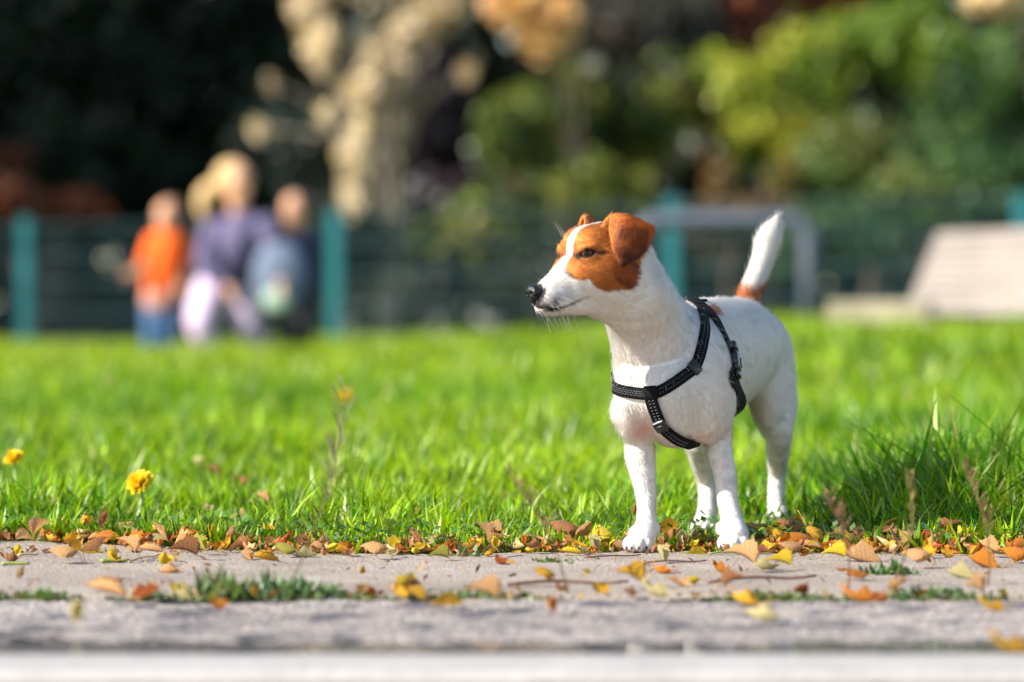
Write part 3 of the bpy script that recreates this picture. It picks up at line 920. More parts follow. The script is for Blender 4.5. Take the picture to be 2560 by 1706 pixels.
def coat(P):
    """the coat's own colours, from where on the animal a point lies"""
    n = len(P)
    q = (P - HP) @ HM.T
    x, y, z = q[:, 0], q[:, 1], q[:, 2]; ay = np.abs(y)
    white = np.array([.82, .765, .695])
    C = np.tile(white, (n, 1))
    n1, n2, n3 = vnoise(P, 60), vnoise(P, 220), vnoise(P, 500)
    C *= (.95 + .07 * n1 + .04 * n3)[:, None]
    skin = np.clip((vnoise(P + 7, 95) - .68) * 5, 0, 1) * (P[:, 1] > 4.52) * (z < -.06)
    C = C * (1 - .22 * skin[:, None] * np.array([.9, 1, 1.0]))
    # pink of thin hair, with the shoulder's shadow painted in: between the fore legs, groin, inside the elbows
    for (px, py, d, r) in ((1612, 1050, 4.52, .024), (1745, 1075, 4.55, .020), (1880, 1020, 4.90, .022), (1605, 1085, 4.52, .012), (1811, 1160, 4.562, .006)):
        w = np.exp(-((P - W(px, py, d)) ** 2).sum(1) / (2 * (r * .6) ** 2))
        C = C * (1 - w[:, None] * np.array([.04, .30, .32]))
    head = (x > -.085) & (ay < .085) & (z > -.048) & (z < .09)
    u = -math.cos(HA) * x + math.sin(HA) * ay
    d = poly_dist(u, z, BROWN) + .0022 * (n2 - .5) + .0016 * (n3 - .5)
    bl = ay - np.interp(x, [-.030, -.012, .0, .02, .045, .06], [-.003, .0030, .0050, .0068, .0095, .022]) + .0012 * (n2 - .5)
    m = np.where(head, np.clip(.5 - d / .0018, 0, 1) * np.clip(.5 + bl / .0016, 0, 1), 0)
    br = np.array([.46, .138, .024]) * (1 + .35 * (n1 - .5) + .5 * (n3 - .5))[:, None]
    cheek = np.clip((-.012 - z) / .02, 0, 1) * np.clip((.03 - x) / .02, 0, 1)
    br = br * (1 - .18 * cheek[:, None])
    ear = (ay > .043) & (x < .012)
    br = np.where(ear[:, None], br * np.array([.84, .66, .62]), br)
    dk = np.clip((.016 - z) / .022, 0, 1) * np.clip((ay - .047) / .008, 0, 1) * ear
    dk = np.clip(dk * (.7 + .7 * n1), 0, 1)
    br = br * (1 - dk[:, None] * np.array([.80, .80, .55]))
    dk2 = np.clip((vnoise(P + 3, 85) - .50) * 4, 0, 1) * ear * .55
    br = br * (1 - dk2[:, None])
    # light hairs round the eye, dark skin at the lids and in front of the eye
    eye_d = np.full(n, 9.0)
    for sd in (1, -1):
        c = (EYE_C + .0108 * EYE_D) * [1, sd, 1]
        e = EYE_D * [1, sd, 1]
        hh = np.array([e[1] * sd, -e[0] * sd, 0]) * sd
        hh = np.array([abs(e[1]), -e[0] * sd, 0]); hh /= np.linalg.norm(hh)
        vv = np.cross(e, hh); vv *= np.sign(vv[2])
        h2 = hh * .99 - vv * .13; v2 = vv * .99 + hh * .13
        r = q - c
        a, b, g = r @ h2, r @ v2, r @ e
        ring = np.sqrt((a / .0096) ** 2 + (b / .0056) ** 2)
        near = np.abs(g) < .016
        eye_d = np.minimum(eye_d, np.where(near, ring, 9))
        tail_l = np.hypot((b + .0008) / .0013, np.clip(np.abs(a + .013) - .006, 0, 9) / .003)
        eye_d = np.minimum(eye_d, np.where(near & (np.abs(g) < .02), .75 + .35 * tail_l, 9))
        inner = np.hypot((a - .0105) / .0050, (b + .0015) / .0048)
        eye_d = np.minimum(eye_d, np.where(near, .72 + .36 * inner, 9))
    halo = np.exp(-((eye_d - 2.1) / .55) ** 2)
    br = br * (1 + .45 * halo[:, None] * np.array([.8, 1.1, 1.4]))
    C = C * (1 - m[:, None]) + br * m[:, None]
    k = np.clip((1.28 - eye_d) / .35, 0, 1)
    C = C * (1 - k[:, None]) + np.array([.018, .013, .012]) * k[:, None]
    # dark spot at the front edge of the brown patch
    s = np.clip(1.15 - np.hypot((u - (625 - 900) * CU + (z - (590 - 822) * CU) * .9) / .0050, (z - (590 - 822) * CU) / .0065) + .5 * (n2 - .5), 0, 1) * head * (ay > .008)
    C = C * (1 - .85 * s[:, None]) + np.array([.03, .022, .02]) * .85 * s[:, None]
    # greyer muzzle sides, lips, dark round the nose, whisker dots
    mz = np.clip((x - .030) / .02, 0, 1) * np.clip((ay - .006) / .008, 0, 1) * (z > -.066) * (z < -.014) * (1 - m)
    C = C * (1 - (.13 + .10 * n2)[:, None] * mz[:, None] * np.array([1, .96, .9]))
    fl = np.clip((x - .048) / .016, 0, 1) * np.clip((-.046 - z) / .008, 0, 1) * (z > -.067) * (ay > .003) * np.clip((n2 - .30) * 2.2 + .5 * (n3 - .5), 0, 1)
    C = C * (1 - .72 * fl[:, None])
    lip = np.full(n, 9.0)
    for a, b in zip(MOUTH[:-1], MOUTH[1:]):
        a = np.array(a); b = np.array(b); v = b - a
        a[1] = b[1] = v[1] = 0
        qq = np.stack([x, ay * 0, z], 1)
        t = np.clip(((qq - a) @ v) / (v @ v), 0, 1)
        lip = np.minimum(lip, np.linalg.norm(qq - a - t[:, None] * v, axis=1) / (1 + .0 * t))
    k = np.clip((.0022 + .0014 * (n2 - .5) + .035 * np.clip(x - .050, 0, 1) - lip) / .0014, 0, 1) * (x < .09) * (ay > .006) * (.45 + .55 * S((x - .026) / .02))
    C = C * (1 - k[:, None]) + np.array([.022, .017, .018]) * k[:, None]
    nz = np.sqrt(((x - .0790) / .0125) ** 2 + (ay / .0140) ** 2 + ((z + .0475) / .0135) ** 2) + .18 * (n2 - .5) + .2 * (n3 - .5)
    k = np.clip((1.22 - nz) / .25, 0, 1)
    C = C * (1 - k[:, None]) + np.array([.025, .020, .024]) * k[:, None]
    for (dx, dz) in ((.063, -.046), (.059, -.0475), (.055, -.049), (.0655, -.051), (.060, -.0525), (.055, -.054), (.067, -.0565), (.0615, -.058)):
        k = np.exp(-(((x - dx) ** 2 + (z - dz) ** 2) / (2 * .0009 ** 2))) * (ay > .008) * .45
        C = C * (1 - k[:, None])
    # hollow of the ear, its shade painted in by darkening
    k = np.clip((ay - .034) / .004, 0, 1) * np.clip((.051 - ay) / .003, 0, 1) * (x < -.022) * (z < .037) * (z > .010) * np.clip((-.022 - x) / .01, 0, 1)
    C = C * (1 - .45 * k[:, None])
    # brown ring at the root of the tail and a fleck on the back
    t0 = W(1872, 770, 4.935)
    dz = P[:, 2] - t0[2]
    w = np.clip(1.0 - np.abs(dz - .010) / .017 + .5 * (n1 - .5) + .35 * (n3 - .5), 0, 1) * (P[:, 1] > 4.88) * (np.hypot(P[:, 0] - t0[0] - dz * .25, P[:, 1] - 4.945) < .036) * (dz > -.02)
    w = np.clip(w * 3, 0, 1)
    w2 = np.clip(2.2 - 2.2 * np.sqrt(((P[:, 0] - FLECK[0]) / .0105) ** 2 + ((P[:, 1] - FLECK[1]) / .030) ** 2 + ((P[:, 2] - FLECK[2]) / .012) ** 2) + 1.0 * (n2 - .5), 0, 1)
    w = np.maximum(w, w2)
    brb = np.array([.40, .115, .035]) * (.8 + .5 * n3)[:, None]
    C = C * (1 - w[:, None]) + brb * w[:, None]
    return np.clip(C, .004, 1)

DOG0 = np.array([.255, 4.72, 0.0])
dog = empty('dog', DOG0, 'white terrier with brown face and ears standing on the path in a black harness', 'dog')
def dloc(P): return np.asarray(P) - DOG0

fld = dog_field(.0016)
BV, BQ = fld.mesh()
fld = None
BV = relax(BV, BQ, 2, .4)
BN = vnormals(BV, BQ)
BVH = BVHTree.FromPolygons([Vector(v) for v in BV], BQ.tolist())
_h = BVH.ray_cast(Vector((0, 0, EYE)), (Vector(W(1780, 771, 1.0)) - Vector((0, 0, EYE))).normalized())[0]
FLECK = np.array(_h) if _h is not None else W(1778, 768, 4.72)
BC = coat(BV)

m, t, out = new_mat('coat')
a = nd(t, 'ShaderNodeAttribute', attribute_name='coat').outputs['Color']
co = nd(t, 'ShaderNodeTexCoord').outputs['Object']
nz = nd(t, 'ShaderNodeTexNoise', {'Vector': co, 'Scale': 420.0, 'Detail': 3.0})
cc = mixc(t, 1.0, a, ramp(t, nz.outputs[0], [(.3, (.86, .86, .86, 1)), (.7, (1, 1, 1, 1))]), 'MULTIPLY')
b = nd(t, 'ShaderNodeBsdfPrincipled', {'Base Color': cc, 'Roughness': .8, 'Specular IOR Level': .15, 'Sheen Weight': .12})
bp = nd(t, 'ShaderNodeBump', {'Height': nz.outputs[0], 'Strength': .35, 'Distance': .002})
t.links.new(bp.outputs[0], b.inputs['Normal'])
t.links.new(b.outputs[0], out.inputs[0])
M_COAT = m

me = fast_mesh('body', dloc(BV), [BQ])
col_attr(me, 'coat', BC)
body = link('body', me, M_COAT, dog)

# short fur
m, t, out = new_mat('fur')
a = nd(t, 'ShaderNodeAttribute', attribute_name='coat').outputs['Color']
nn = nd(t, 'ShaderNodeAttribute', attribute_name='skin_normal').outputs['Vector']
b = nd(t, 'ShaderNodeBsdfPrincipled', {'Base Color': a, 'Roughness': .55, 'Specular IOR Level': .25, 'Normal': nn})
t.links.new(b.outputs[0], out.inputs[0])
M_FUR = m

def flow(P, N):
    """which way the hair lies"""
    q = (P - HP) @ HM.T
    n_ = (vnoise(P + 5, 30) - .5)
    def bl(D, v, w): return D * (1 - w[:, None]) + np.array(v) * w[:, None]
    D = np.tile(np.array([.20, .75, -.75]), (len(P), 1))
    D = bl(D, [0, .25, -1], S((.19 + .03 * n_ - P[:, 2]) / .06))
    D = bl(D, [.15, .35, -1], S((P[:, 2] - .19) / .06) * S((4.66 - P[:, 1]) / .08))
    hd = (q[:, 0] > -.07) & (np.abs(q[:, 1]) < .075) & (q[:, 2] > -.075)
    hw_ = S((q[:, 0] + .085 + .02 * n_) / .05) * S((.085 - np.abs(q[:, 1])) / .02) * S((q[:, 2] + .105 + .02 * n_) / .05)
    D = bl(D, -HF + .25 * np.array([0, 0, -1]), hw_)
    er = hd & (np.abs(q[:, 1]) > .046)
    D[er] = np.array([0, 0, -1.0])
    tl = (P[:, 1] > 4.88) & (P[:, 2] > .295)
    D = bl(D, [.28, .05, 1], S((P[:, 2] - .285) / .02) * (P[:, 1] > 4.88))
    sw = np.stack([vnoise(P, 28), vnoise(P + 11, 28), vnoise(P + 23, 28)], 1) - .5
    D = D / np.linalg.norm(D, axis=1)[:, None] + sw * .45
    D = D - N * (D * N).sum(1)[:, None]
    return D / (np.linalg.norm(D, axis=1)[:, None] + 1e-9), hw_, hd, tl

def make_fur(n):
    V, Q = BV, BQ
    ar = np.linalg.norm(np.cross(V[Q[:, 2]] - V[Q[:, 0]], V[Q[:, 3]] - V[Q[:, 1]]), axis=1) / 2
    q = (V[Q[:, 0]] - HP) @ HM.T
    hd = (q[:, 0] > -.07) & (np.abs(q[:, 1]) < .075) & (q[:, 2] > -.075)
    ar = ar * np.where(hd, 2.2, 1.0)
    # none on the lips' line or eyelids
    dark = BC[Q[:, 0]].sum(1) < .09
    ar = ar * np.where(dark & hd, .25, 1)
    qn = ((q[:, 0] - .0800) / .0150) ** 2 + (q[:, 1] / .0165) ** 2 + ((q[:, 2] + .0460) / .0150) ** 2
    ar = ar * np.where(qn < 1, 0, 1)
    i = RNG.choice(len(Q), n, p=ar / ar.sum())
    w = RNG.random((n, 4)); w /= w.sum(1)[:, None]
    P = (V[Q[i]] * w[:, :, None]).sum(1)
    N = (BN[Q[i]] * w[:, :, None]).sum(1); N /= np.linalg.norm(N, axis=1)[:, None]
    C = coat(P) if False else (BC[Q[i]] * w[:, :, None]).sum(1)
    nb = (P[:, 0] > SP[:, 0].min() - .01) & (P[:, 2] > SP[:, 2].min() - .01) & (P[:, 2] < SP[:, 2].max() + .01) & (P[:, 1] < SP[:, 1].max() + .01)
    keep = np.ones(n, bool)
    for k in np.nonzero(nb)[0]:
        if kd.find(Vector(P[k]))[2] < .0078: keep[k] = False
    P, N, C = P[keep], N[keep], C[keep]; n = len(P)
    D, hw_, hd, tl = flow(P, N)
    L = np.where(tl, .0120, .0050 + .0040 * S((P[:, 2] - .10) / .10)) * (1 - .5 * S((.034 - P[:, 2]) / .02))
    L = (L * (1 - hw_) + .0042 * hw_) * RNG.uniform(.6, 1.25, n)
    q = (P - HP) @ HM.T
    er = hd & (np.abs(q[:, 1]) > .043)
    L = np.where(er, .0055, L)
    th = np.where(P[:, 1] < 4.57, 1.0, 1.0)
    tip = np.where(tl & (P[:, 2] > .380), .015, L); L = tip
    lift = RNG.uniform(.10, .34, n)
    gd = RNG.random(n) < .05
    lift = np.where(gd, lift + .30, lift); L = np.where(gd, L * 1.25, L)
    R = RNG.normal(0, .17, (n, 3)); R -= N * (R * N).sum(1)[:, None]
    D = D + R; D /= np.linalg.norm(D, axis=1)[:, None]
    p0 = P - N * .0004
    p1 = P + (D * .5 + N * (lift * .55)[:, None]) * L[:, None]
    p2 = P + (D * .97 + N * (lift * .75)[:, None]) * L[:, None]
    pts = np.stack([p0, p1, p2], 1).reshape(-1, 3)
    hc = bpy.data.hair_curves.new('fur')
    hc.add_curves([3] * n)
    hc.attributes['position'].data.foreach_set('vector', (pts - DOG0).astype(np.float32).ravel())
    ra = hc.attributes.get('radius') or hc.attributes.new('radius', 'FLOAT', 'POINT')
    rr = np.tile(np.array([.00012, .00010, .00003], np.float32), n)
    ra.data.foreach_set('value', rr)
    c4 = np.concatenate([np.clip(C * RNG.uniform(.86, 1.10, n)[:, None], 0, 1), np.ones((n, 1))], 1).astype(np.float32)
    hc.attributes.new('coat', 'FLOAT_COLOR', 'CURVE').data.foreach_set('color', c4.ravel())
    hc.attributes.new('skin_normal', 'FLOAT_VECTOR', 'CURVE').data.foreach_set('vector', N.astype(np.float32).ravel())
    hc.materials.append(M_FUR)
    o = bpy.data.objects.new('fur', hc); COL.objects.link(o); o.parent = dog
    o['kind'] = 'stuff'
    return o

# nose leather
f = Field(H(.082, 0, -.045) - .03, H(.082, 0, -.045) + .03, .0006)
f.ell(H(.0800, 0, -.0435), (.0085, .0108, .0075), HM, .002)
f.ell(H(.0835, 0, -.0420), (.0062, .0088, .0062), HM, .003)
f.ell(H(.0815, 0, -.0505), (.0062, .0042, .0075), HM, .003)
for sd in (1, -1):
    f.ell(H(.0830, .0066 * sd, -.0462), (.0060, .0046, .0056), HM, .002)
    f.ell(H(.0895, .0056 * sd, -.0458), (.0052, .0026, .0028), HM, .0006, True)
    f.ell(H(.0855, .0098 * sd, -.0478), (.0060, .0030, .0015), HM, .0006, True)
f.cone(H(.0902, 0, -.040), .0005, H(.0885, 0, -.056), .0005, .0008, True)
NV, NQ = f.mesh()
m, t, out = new_mat('nose_leather')
co = nd(t, 'ShaderNodeTexCoord').outputs['Object']
vo = nd(t, 'ShaderNodeTexVoronoi', {'Vector': co, 'Scale': 900.0})
bp = nd(t, 'ShaderNodeBump', {'Height': vo.outputs['Distance'], 'Strength': .5, 'Distance': .0006})
b = nd(t, 'ShaderNodeBsdfPrincipled', {'Base Color': (.006, .006, .008, 1), 'Roughness': .30, 'Specular IOR Level': .45, 'Normal': bp.outputs[0]})
t.links.new(b.outputs[0], out.inputs[0])
link('nose', fast_mesh('nose', dloc(relax(NV, NQ, 1)), [NQ]), m, dog)

# eyes
m, t, out = new_mat('eyeball')
a = nd(t, 'ShaderNodeAttribute', attribute_name='coat').outputs['Color']
b = nd(t, 'ShaderNodeBsdfPrincipled', {'Base Color': a, 'Roughness': .3, 'Specular IOR Level': .12, 'Coat Weight': .30, 'Coat Roughness': .03, 'Coat IOR': 1.45})
t.links.new(b.outputs[0], out.inputs[0])
M_EYE = m
for sd in (1, -1):
    c = (EYE_C + .0005 * EYE_D) * [1, sd, 1]; e = EYE_D * [1, sd, 1]; e = e + np.array([.06, -.03 * sd, .02]); e /= np.linalg.norm(e)
    nu, nv = 40, 40
    V = []; cc = []
    x = np.cross(e, [0, 0, 1]); x /= np.linalg.norm(x); y = np.cross(x, e)
    for i in range(nv + 1):
        th = math.pi * i / nv
        for j in range(nu):
            ph = 2 * math.pi * j / nu
            r = EYE_R * (1 + .05 * max(0, math.cos(th)) ** 6)
            V.append(c + r * (e * math.cos(th) + (x * math.cos(ph) + y * math.sin(ph)) * math.sin(th)))
            dg = math.degrees(th)
            g = .75 + .5 * RNG.random()
            cc.append((.004, .004, .004) if dg < 20 else (.10 * g, .024 * g, .005 * g) if dg < 40 else (.012, .008, .007) if dg < 52 else (.10, .075, .065))
    V = HP + np.array(V) @ HM
    Q = np.array([[i * nu + j, i * nu + (j + 1) % nu, (i + 1) * nu + (j + 1) % nu, (i + 1) * nu + j] for i in range(nv) for j in range(nu)])
    me = fast_mesh('eye', dloc(V), [Q[:, ::-1]])
    col_attr(me, 'coat', np.array(cc))
    link('eye', me, M_EYE, dog)

# claws
m_claw = simple_mat('claw_horn', (.035, .026, .024), .35, .3, 300)
for (px, d, w, turn) in ((1601, 4.530, 1.0, .02), (1838, 4.545, 1.04, .05)):
    c = W(px, 0, d); c[2] = 0
    a = BA + turn
    F = np.array([-math.sin(a), -math.cos(a), 0]); L = np.array([math.cos(a), -math.sin(a), 0])
    for i, (b_, fw) in enumerate(((-.0122, .009), (-.0042, .0175), (.0045, .0178), (.0124, .0095))):
        p = c + L * b_ * w + F * (fw + .0095)
        mb = MB()
        mb.tube([p + HU * .0085 - F * .001, p + HU * .0066 + F * .0028, p + HU * .0032 + F * .0046], [.0017, .0014, .0004], 8)
        mb.build('claw', m_claw, dog, True, DOG0)

# whiskers
m_wh = simple_mat('whisker_hair', (.75, .72, .68), .4, .02, 10)
def hairs(name, roots, mat, rad):
    n = len(roots)
    hc = bpy.data.hair_curves.new(name)
    hc.add_curves([5] * n)
    P = []
    for p, v, g, L in roots:
        for s_ in np.linspace(0, 1, 5):
            P.append(np.array(p) + np.array(v) * L * s_ + np.array(g) * L * s_ * s_)
    hc.attributes['position'].data.foreach_set('vector', (np.array(P) - DOG0).astype(np.float32).ravel())
    ra = hc.attributes.get('radius') or hc.attributes.new('radius', 'FLOAT', 'POINT')
    ra.data.foreach_set('value', np.tile(np.linspace(rad, rad * .3, 5).astype(np.float32), n))
    hc.materials.append(mat)
    o = bpy.data.objects.new(name, hc); COL.objects.link(o); o.parent = dog
    return o
rt = []
r = np.random.default_rng(4)
for sd in (1, -1):
    for (dx, dz) in ((.063, -.046), (.059, -.0475), (.055, -.049), (.0655, -.051), (.060, -.0525), (.055, -.054), (.067, -.0565), (.0615, -.058), (.070, -.060), (.073, -.055)):
        rt.append((H(dx, .0165 * sd, dz), (-HF * r.uniform(.35, .8) + HL * sd * r.uniform(.35, .7) - HU * r.uniform(.05, .5)), -HU * r.uniform(.1, .35), r.uniform(.014, .026)))
for k in range(17):
    x = r.uniform(.030, .078)
    rt.append((H(x, r.uniform(-.007, .009), -.0705 + .006 * max(0, (x - .066) / .018)), (-HF * r.uniform(-.15, .55) + HL * r.uniform(-.2, .3) - HU), -HF * .15, r.uniform(.006, .012) if x > .062 else r.uniform(.010, .024)))
for k in range(2):
    rt.append((H(.066 + .003 * k, .004 * (-1) ** k, -.030 - .003 * k), (HF * .5 + HU * .7 + HL * r.uniform(-.5, .3)), -HF * .2, r.uniform(.008, .012)))
for k in range(4):
    rt.append((H(.030, -.024 + .003 * k, .020), (HF * .45 + HU * .75), HF * .1 + HU * .1, r.uniform(.012, .022)))
hairs('whiskers', rt, m_wh, .00012)
m_wd = simple_mat('dark_whisker_hair', (.05, .04, .04), .4, .02, 10)
hairs('cheek_whiskers', [(H(-.006, .040, -.0435), -HF * .8 - HU * .35 + HL * .3, -HU * .1, .019), (H(-.007, .040, -.0435), -HF * .5 + HU * .25 + HL * .3, HU * .05, .006)], m_wd, .00016)

# ---- harness
m, t, out = new_mat('black_webbing')
a = nd(t, 'ShaderNodeAttribute', attribute_name='strap_uv').outputs['Vector']
sx = nd(t, 'ShaderNodeSeparateXYZ', {0: a})
wv = nd(t, 'ShaderNodeMath', {0: sx.outputs[0], 1: 3000.0}, operation='MULTIPLY')
sn = nd(t, 'ShaderNodeMath', {0: wv.outputs[0]}, operation='SINE')
nz = nd(t, 'ShaderNodeTexNoise', {'Vector': nd(t, 'ShaderNodeTexCoord').outputs['Object'], 'Scale': 600.0})
bp = nd(t, 'ShaderNodeBump', {'Height': sn.outputs[0], 'Strength': .35, 'Distance': .0006})
cr = ramp(t, nz.outputs[0], [(.3, (.003, .003, .004, 1)), (.75, (.009, .009, .011, 1))])
b = nd(t, 'ShaderNodeBsdfPrincipled', {'Base Color': cr, 'Roughness': .75, 'Specular IOR Level': .08, 'Normal': bp.outputs[0]})
t.links.new(b.outputs[0], out.inputs[0])
M_WEB = m
M_PLAST = simple_mat('black_plastic', (.010, .010, .012), .32, .2, 120)
M_STITCH = simple_mat('reflective_thread', (.24, .25, .27), .35, .1, 200)

def on_body_ray(px, py):
    o = Vector((0, 0, EYE)); d = Vector(W(px, py, 1.0)) - o
    h = BVH.ray_cast(o, d.normalized())
    return None if h[0] is None else np.array(h[0])
def snap(p):
    h = BVH.find_nearest(Vector(p))
    return np.array(h[0]), np.array(h[1])
def spline(P, n):
    P = np.asarray(P, float); E = np.concatenate([2 * P[:1] - P[1:2], P, 2 * P[-1:] - P[-2:-1]])
    o = []
    for x in np.linspace(0, len(P) - 1, n):
        i = min(int(x), len(P) - 2); f = x - i
        a, b_, c, d = E[i], E[i + 1], E[i + 2], E[i + 3]
        o.append(.5 * (2 * b_ + (c - a) * f + (2 * a - 5 * b_ + 4 * c - d) * f * f + (3 * b_ - a - 3 * c + d) * f ** 3))
    return np.array(o)
def strap_path(pts, n, closed=False):
    """pts: picture positions on the body or points in space near it"""
    K = []
    for p in pts:
        if len(p) == 2:
            q = on_body_ray(*p)
            if q is None: continue
            K.append(q)
        else:
            K.append(snap(p)[0])
    P = spline(K, n)
    A = [snap(p) for p in P]
    P = np.array([a[0] for a in A]); N = np.array([a[1] for a in A])
    for k in range(5):
        P[1:-1] = .25 * P[:-2] + .5 * P[1:-1] + .25 * P[2:]
    for k in range(8):
        N[1:-1] = .25 * N[:-2] + .5 * N[1:-1] + .25 * N[2:]
    N /= np.linalg.norm(N, axis=1)[:, None]
    # keep outside the skin
    for i in range(len(P)):
        q, nn_ = snap(P[i]); s_ = (P[i] - q) @ nn_
        if s_ < 0: P[i] = q
    return P, N
def ribbon(P, N, w, th, lift, name, mat, parent, tw=None):
    T = np.gradient(P, axis=0); T /= np.linalg.norm(T, axis=1)[:, None]
    B = np.cross(N, T); B /= np.linalg.norm(B, axis=1)[:, None]
    n = len(P); V = []; UV = []
    prof = [(-1, 0), (-1, .75), (-.82, 1), (0, 1.05), (.82, 1), (1, .75), (1, 0)]
    s_ = np.concatenate([[0], np.cumsum(np.linalg.norm(np.diff(P, axis=0), axis=1))])
    for i in range(n):
        for (a_, h_) in prof:
            V.append(P[i] + B[i] * a_ * w / 2 + N[i] * (lift + th * h_)); UV.append((s_[i], a_, h_))
    k = len(prof)
    Q = [[i * k + j, (i + 1) * k + j, (i + 1) * k + (j + 1) % k, i * k + (j + 1) % k] for i in range(n - 1) for j in range(k)]
    T3 = []
    for e, fl in ((0, 1), (n - 1, 0)):
        for j in range(1, k - 1):
            T3.append([e * k, e * k + j + (1 - fl), e * k + j + fl] if True else 0)
    me = fast_mesh(name, dloc(V), [np.array(Q), np.array(T3)])
    vec_attr(me, 'strap_uv', UV)
    return link(name, me, mat, parent), B, s_
harness = bpy.data.objects.new('harness', None); COL.objects.link(harness); harness.parent = dog; harness.empty_display_size = .03

def stitches(P, N, B, s_, w, off, step, ln, sz, lift, rows, a=0, b_=None):
    mb = MB()
    b_ = s_[-1] if b_ is None else b_
    T = np.gradient(P, axis=0); T /= np.linalg.norm(T, axis=1)[:, None]
    for x in np.arange(a + step, b_ - step, step):
        for ri, r_ in enumerate(rows):
            xx = x + step * .5 * (ri % 2) * off
            p = np.array([np.interp(xx, s_, P[:, i]) for i in range(3)])
            k = min(int(np.searchsorted(s_, xx)), len(P) - 1)
            mb.box(p + B[k] * r_ * w / 2 + N[k] * lift, (ln, sz, .0006), np.stack([T[k], B[k], N[k]], 1))
    return mb

loopL = [(1751, 771), (1759, 808), (1757, 846), (1749, 884), (1735, 919), (1703, 945), (1671, 967), (1646, 980), (1627, 984)]
loopR = [(1640, 983), (1611, 985), (1576, 981), (1546, 973), tuple(W(1524, 958, 4.545)), tuple(W(1540, 910, 4.60)), tuple(W(1590, 850, 4.635)), tuple(W(1660, 795, 4.65)), tuple(W(1722, 768, 4.645)), (1749, 770)]
SW = .0140
P1, N1 = strap_path(loopL, 60)
o1, B1, s1 = ribbon(P1, N1, SW, .0024, .0018, 'strap', M_WEB, harness)
stitches(P1, N1, B1, s1, SW, 1, .0034, .0012, .0004, .0042, (-.35, .35), .05).build('stitching', M_STITCH, o1, False, DOG0)
P2, N2 = strap_path(loopR, 60)
o2, B2, s2 = ribbon(P2, N2, SW, .0024, .0018, 'strap', M_WEB, harness)
stitches(P2, N2, B2, s2, SW, 1, .0032, .0011, .0006, .0042, (-.35, .0, .35)).build('stitching', M_STITCH, o2, False, DOG0)
chest = [(1627, 966), (1630, 999), (1641, 1031), (1655, 1060), (1678, 1083), (1703, 1099), (1726, 1106), tuple(W(1745, 1112, 4.62)), tuple(W(1765, 1090, 4.68)), tuple(W(1775, 1075, 4.72))]
P3, N3 = strap_path(chest, 60)
o3, B3, s3 = ribbon(P3, N3, SW * 1.05, .0026, .0036, 'strap', M_WEB, harness)
stitches(P3, N3, B3, s3, SW, 0, .0038, .0005, .0018, .0064, (-.32, .32), .004, .10).build('stitching', M_STITCH, o3, False, DOG0)
girth = [(1757, 771), (1777, 791), (1794, 817), (1811, 849), (1821, 873), (1830, 905), (1830, 935), (1828, 952), tuple(W(1826, 1000, 4.70)), tuple(W(1800, 1060, 4.715)), tuple(W(1765, 1078, 4.715)), tuple(W(1700, 1060, 4.715)), tuple(W(1630, 980, 4.71)), tuple(W(1620, 900, 4.70)), tuple(W(1660, 800, 4.69)), tuple(W(1715, 765, 4.66)), (1752, 769)]
P4, N4 = strap_path(girth, 110)
o4, B4, s4 = ribbon(P4, N4, SW * 1.25, .0026, .0020, 'strap', M_WEB, harness)
def frame_at(P, N, B, s_, x):
    k = min(int(np.searchsorted(s_, x)), len(P) - 2)
    T = P[k + 1] - P[k]; T /= np.linalg.norm(T)
    b_ = np.cross(N[k], T); b_ /= np.linalg.norm(b_)
    return P[k], np.stack([T, b_, np.cross(T, b_)], 1)
def near_s(P, s_, q): return s_[int(np.argmin(np.linalg.norm(P - q, axis=1)))]
# keeper loop at the breast
p, F3 = frame_at(P1, N1, B1, s1, near_s(P1, s1, on_body_ray(1628, 982)))
mb = MB(); mb.box(p + F3[:, 2] * .0045, (.0162, .0150, .0056), F3, .0016); mb.build('keeper_loop', M_WEB, harness, True, DOG0)
# slider on the neck loop
p, F3 = frame_at(P1, N1, B1, s1, near_s(P1, s1, on_body_ray(1733, 922)))
mb = MB(); mb.box(p + F3[:, 2] * .0042, (.0125, .0178, .0050), F3, .0014)
mb.box(p + F3[:, 2] * .0066 + F3[:, 0] * .0045, (.0022, .0130, .0016), F3, .0006)
mb.box(p + F3[:, 2] * .0066 - F3[:, 0] * .0045, (.0022, .0130, .0016), F3, .0006)
mb.build('slider', M_PLAST, harness, True, DOG0)
# adjuster low on the breast strap, with its pale edge line
p, F3 = frame_at(P3, N3, B3, s3, near_s(P3, s3, on_body_ray(1655, 1058)))
mb = MB(); mb.box(p + F3[:, 2] * .0072, (.0160, .0168, .0064), F3, .0022)
mb.box(p + F3[:, 2] * .0108 + F3[:, 0] * .0015, (.0080, .0100, .0016), F3, .0007)
bk = mb.build('adjuster', M_PLAST, harness, True, DOG0)
mb = MB(); mb.box(p + F3[:, 2] * .0084 - F3[:, 0] * .0070, (.0012, .0128, .0052), F3, .0004); mb.build('edge_line', M_STITCH, bk, False, DOG0)
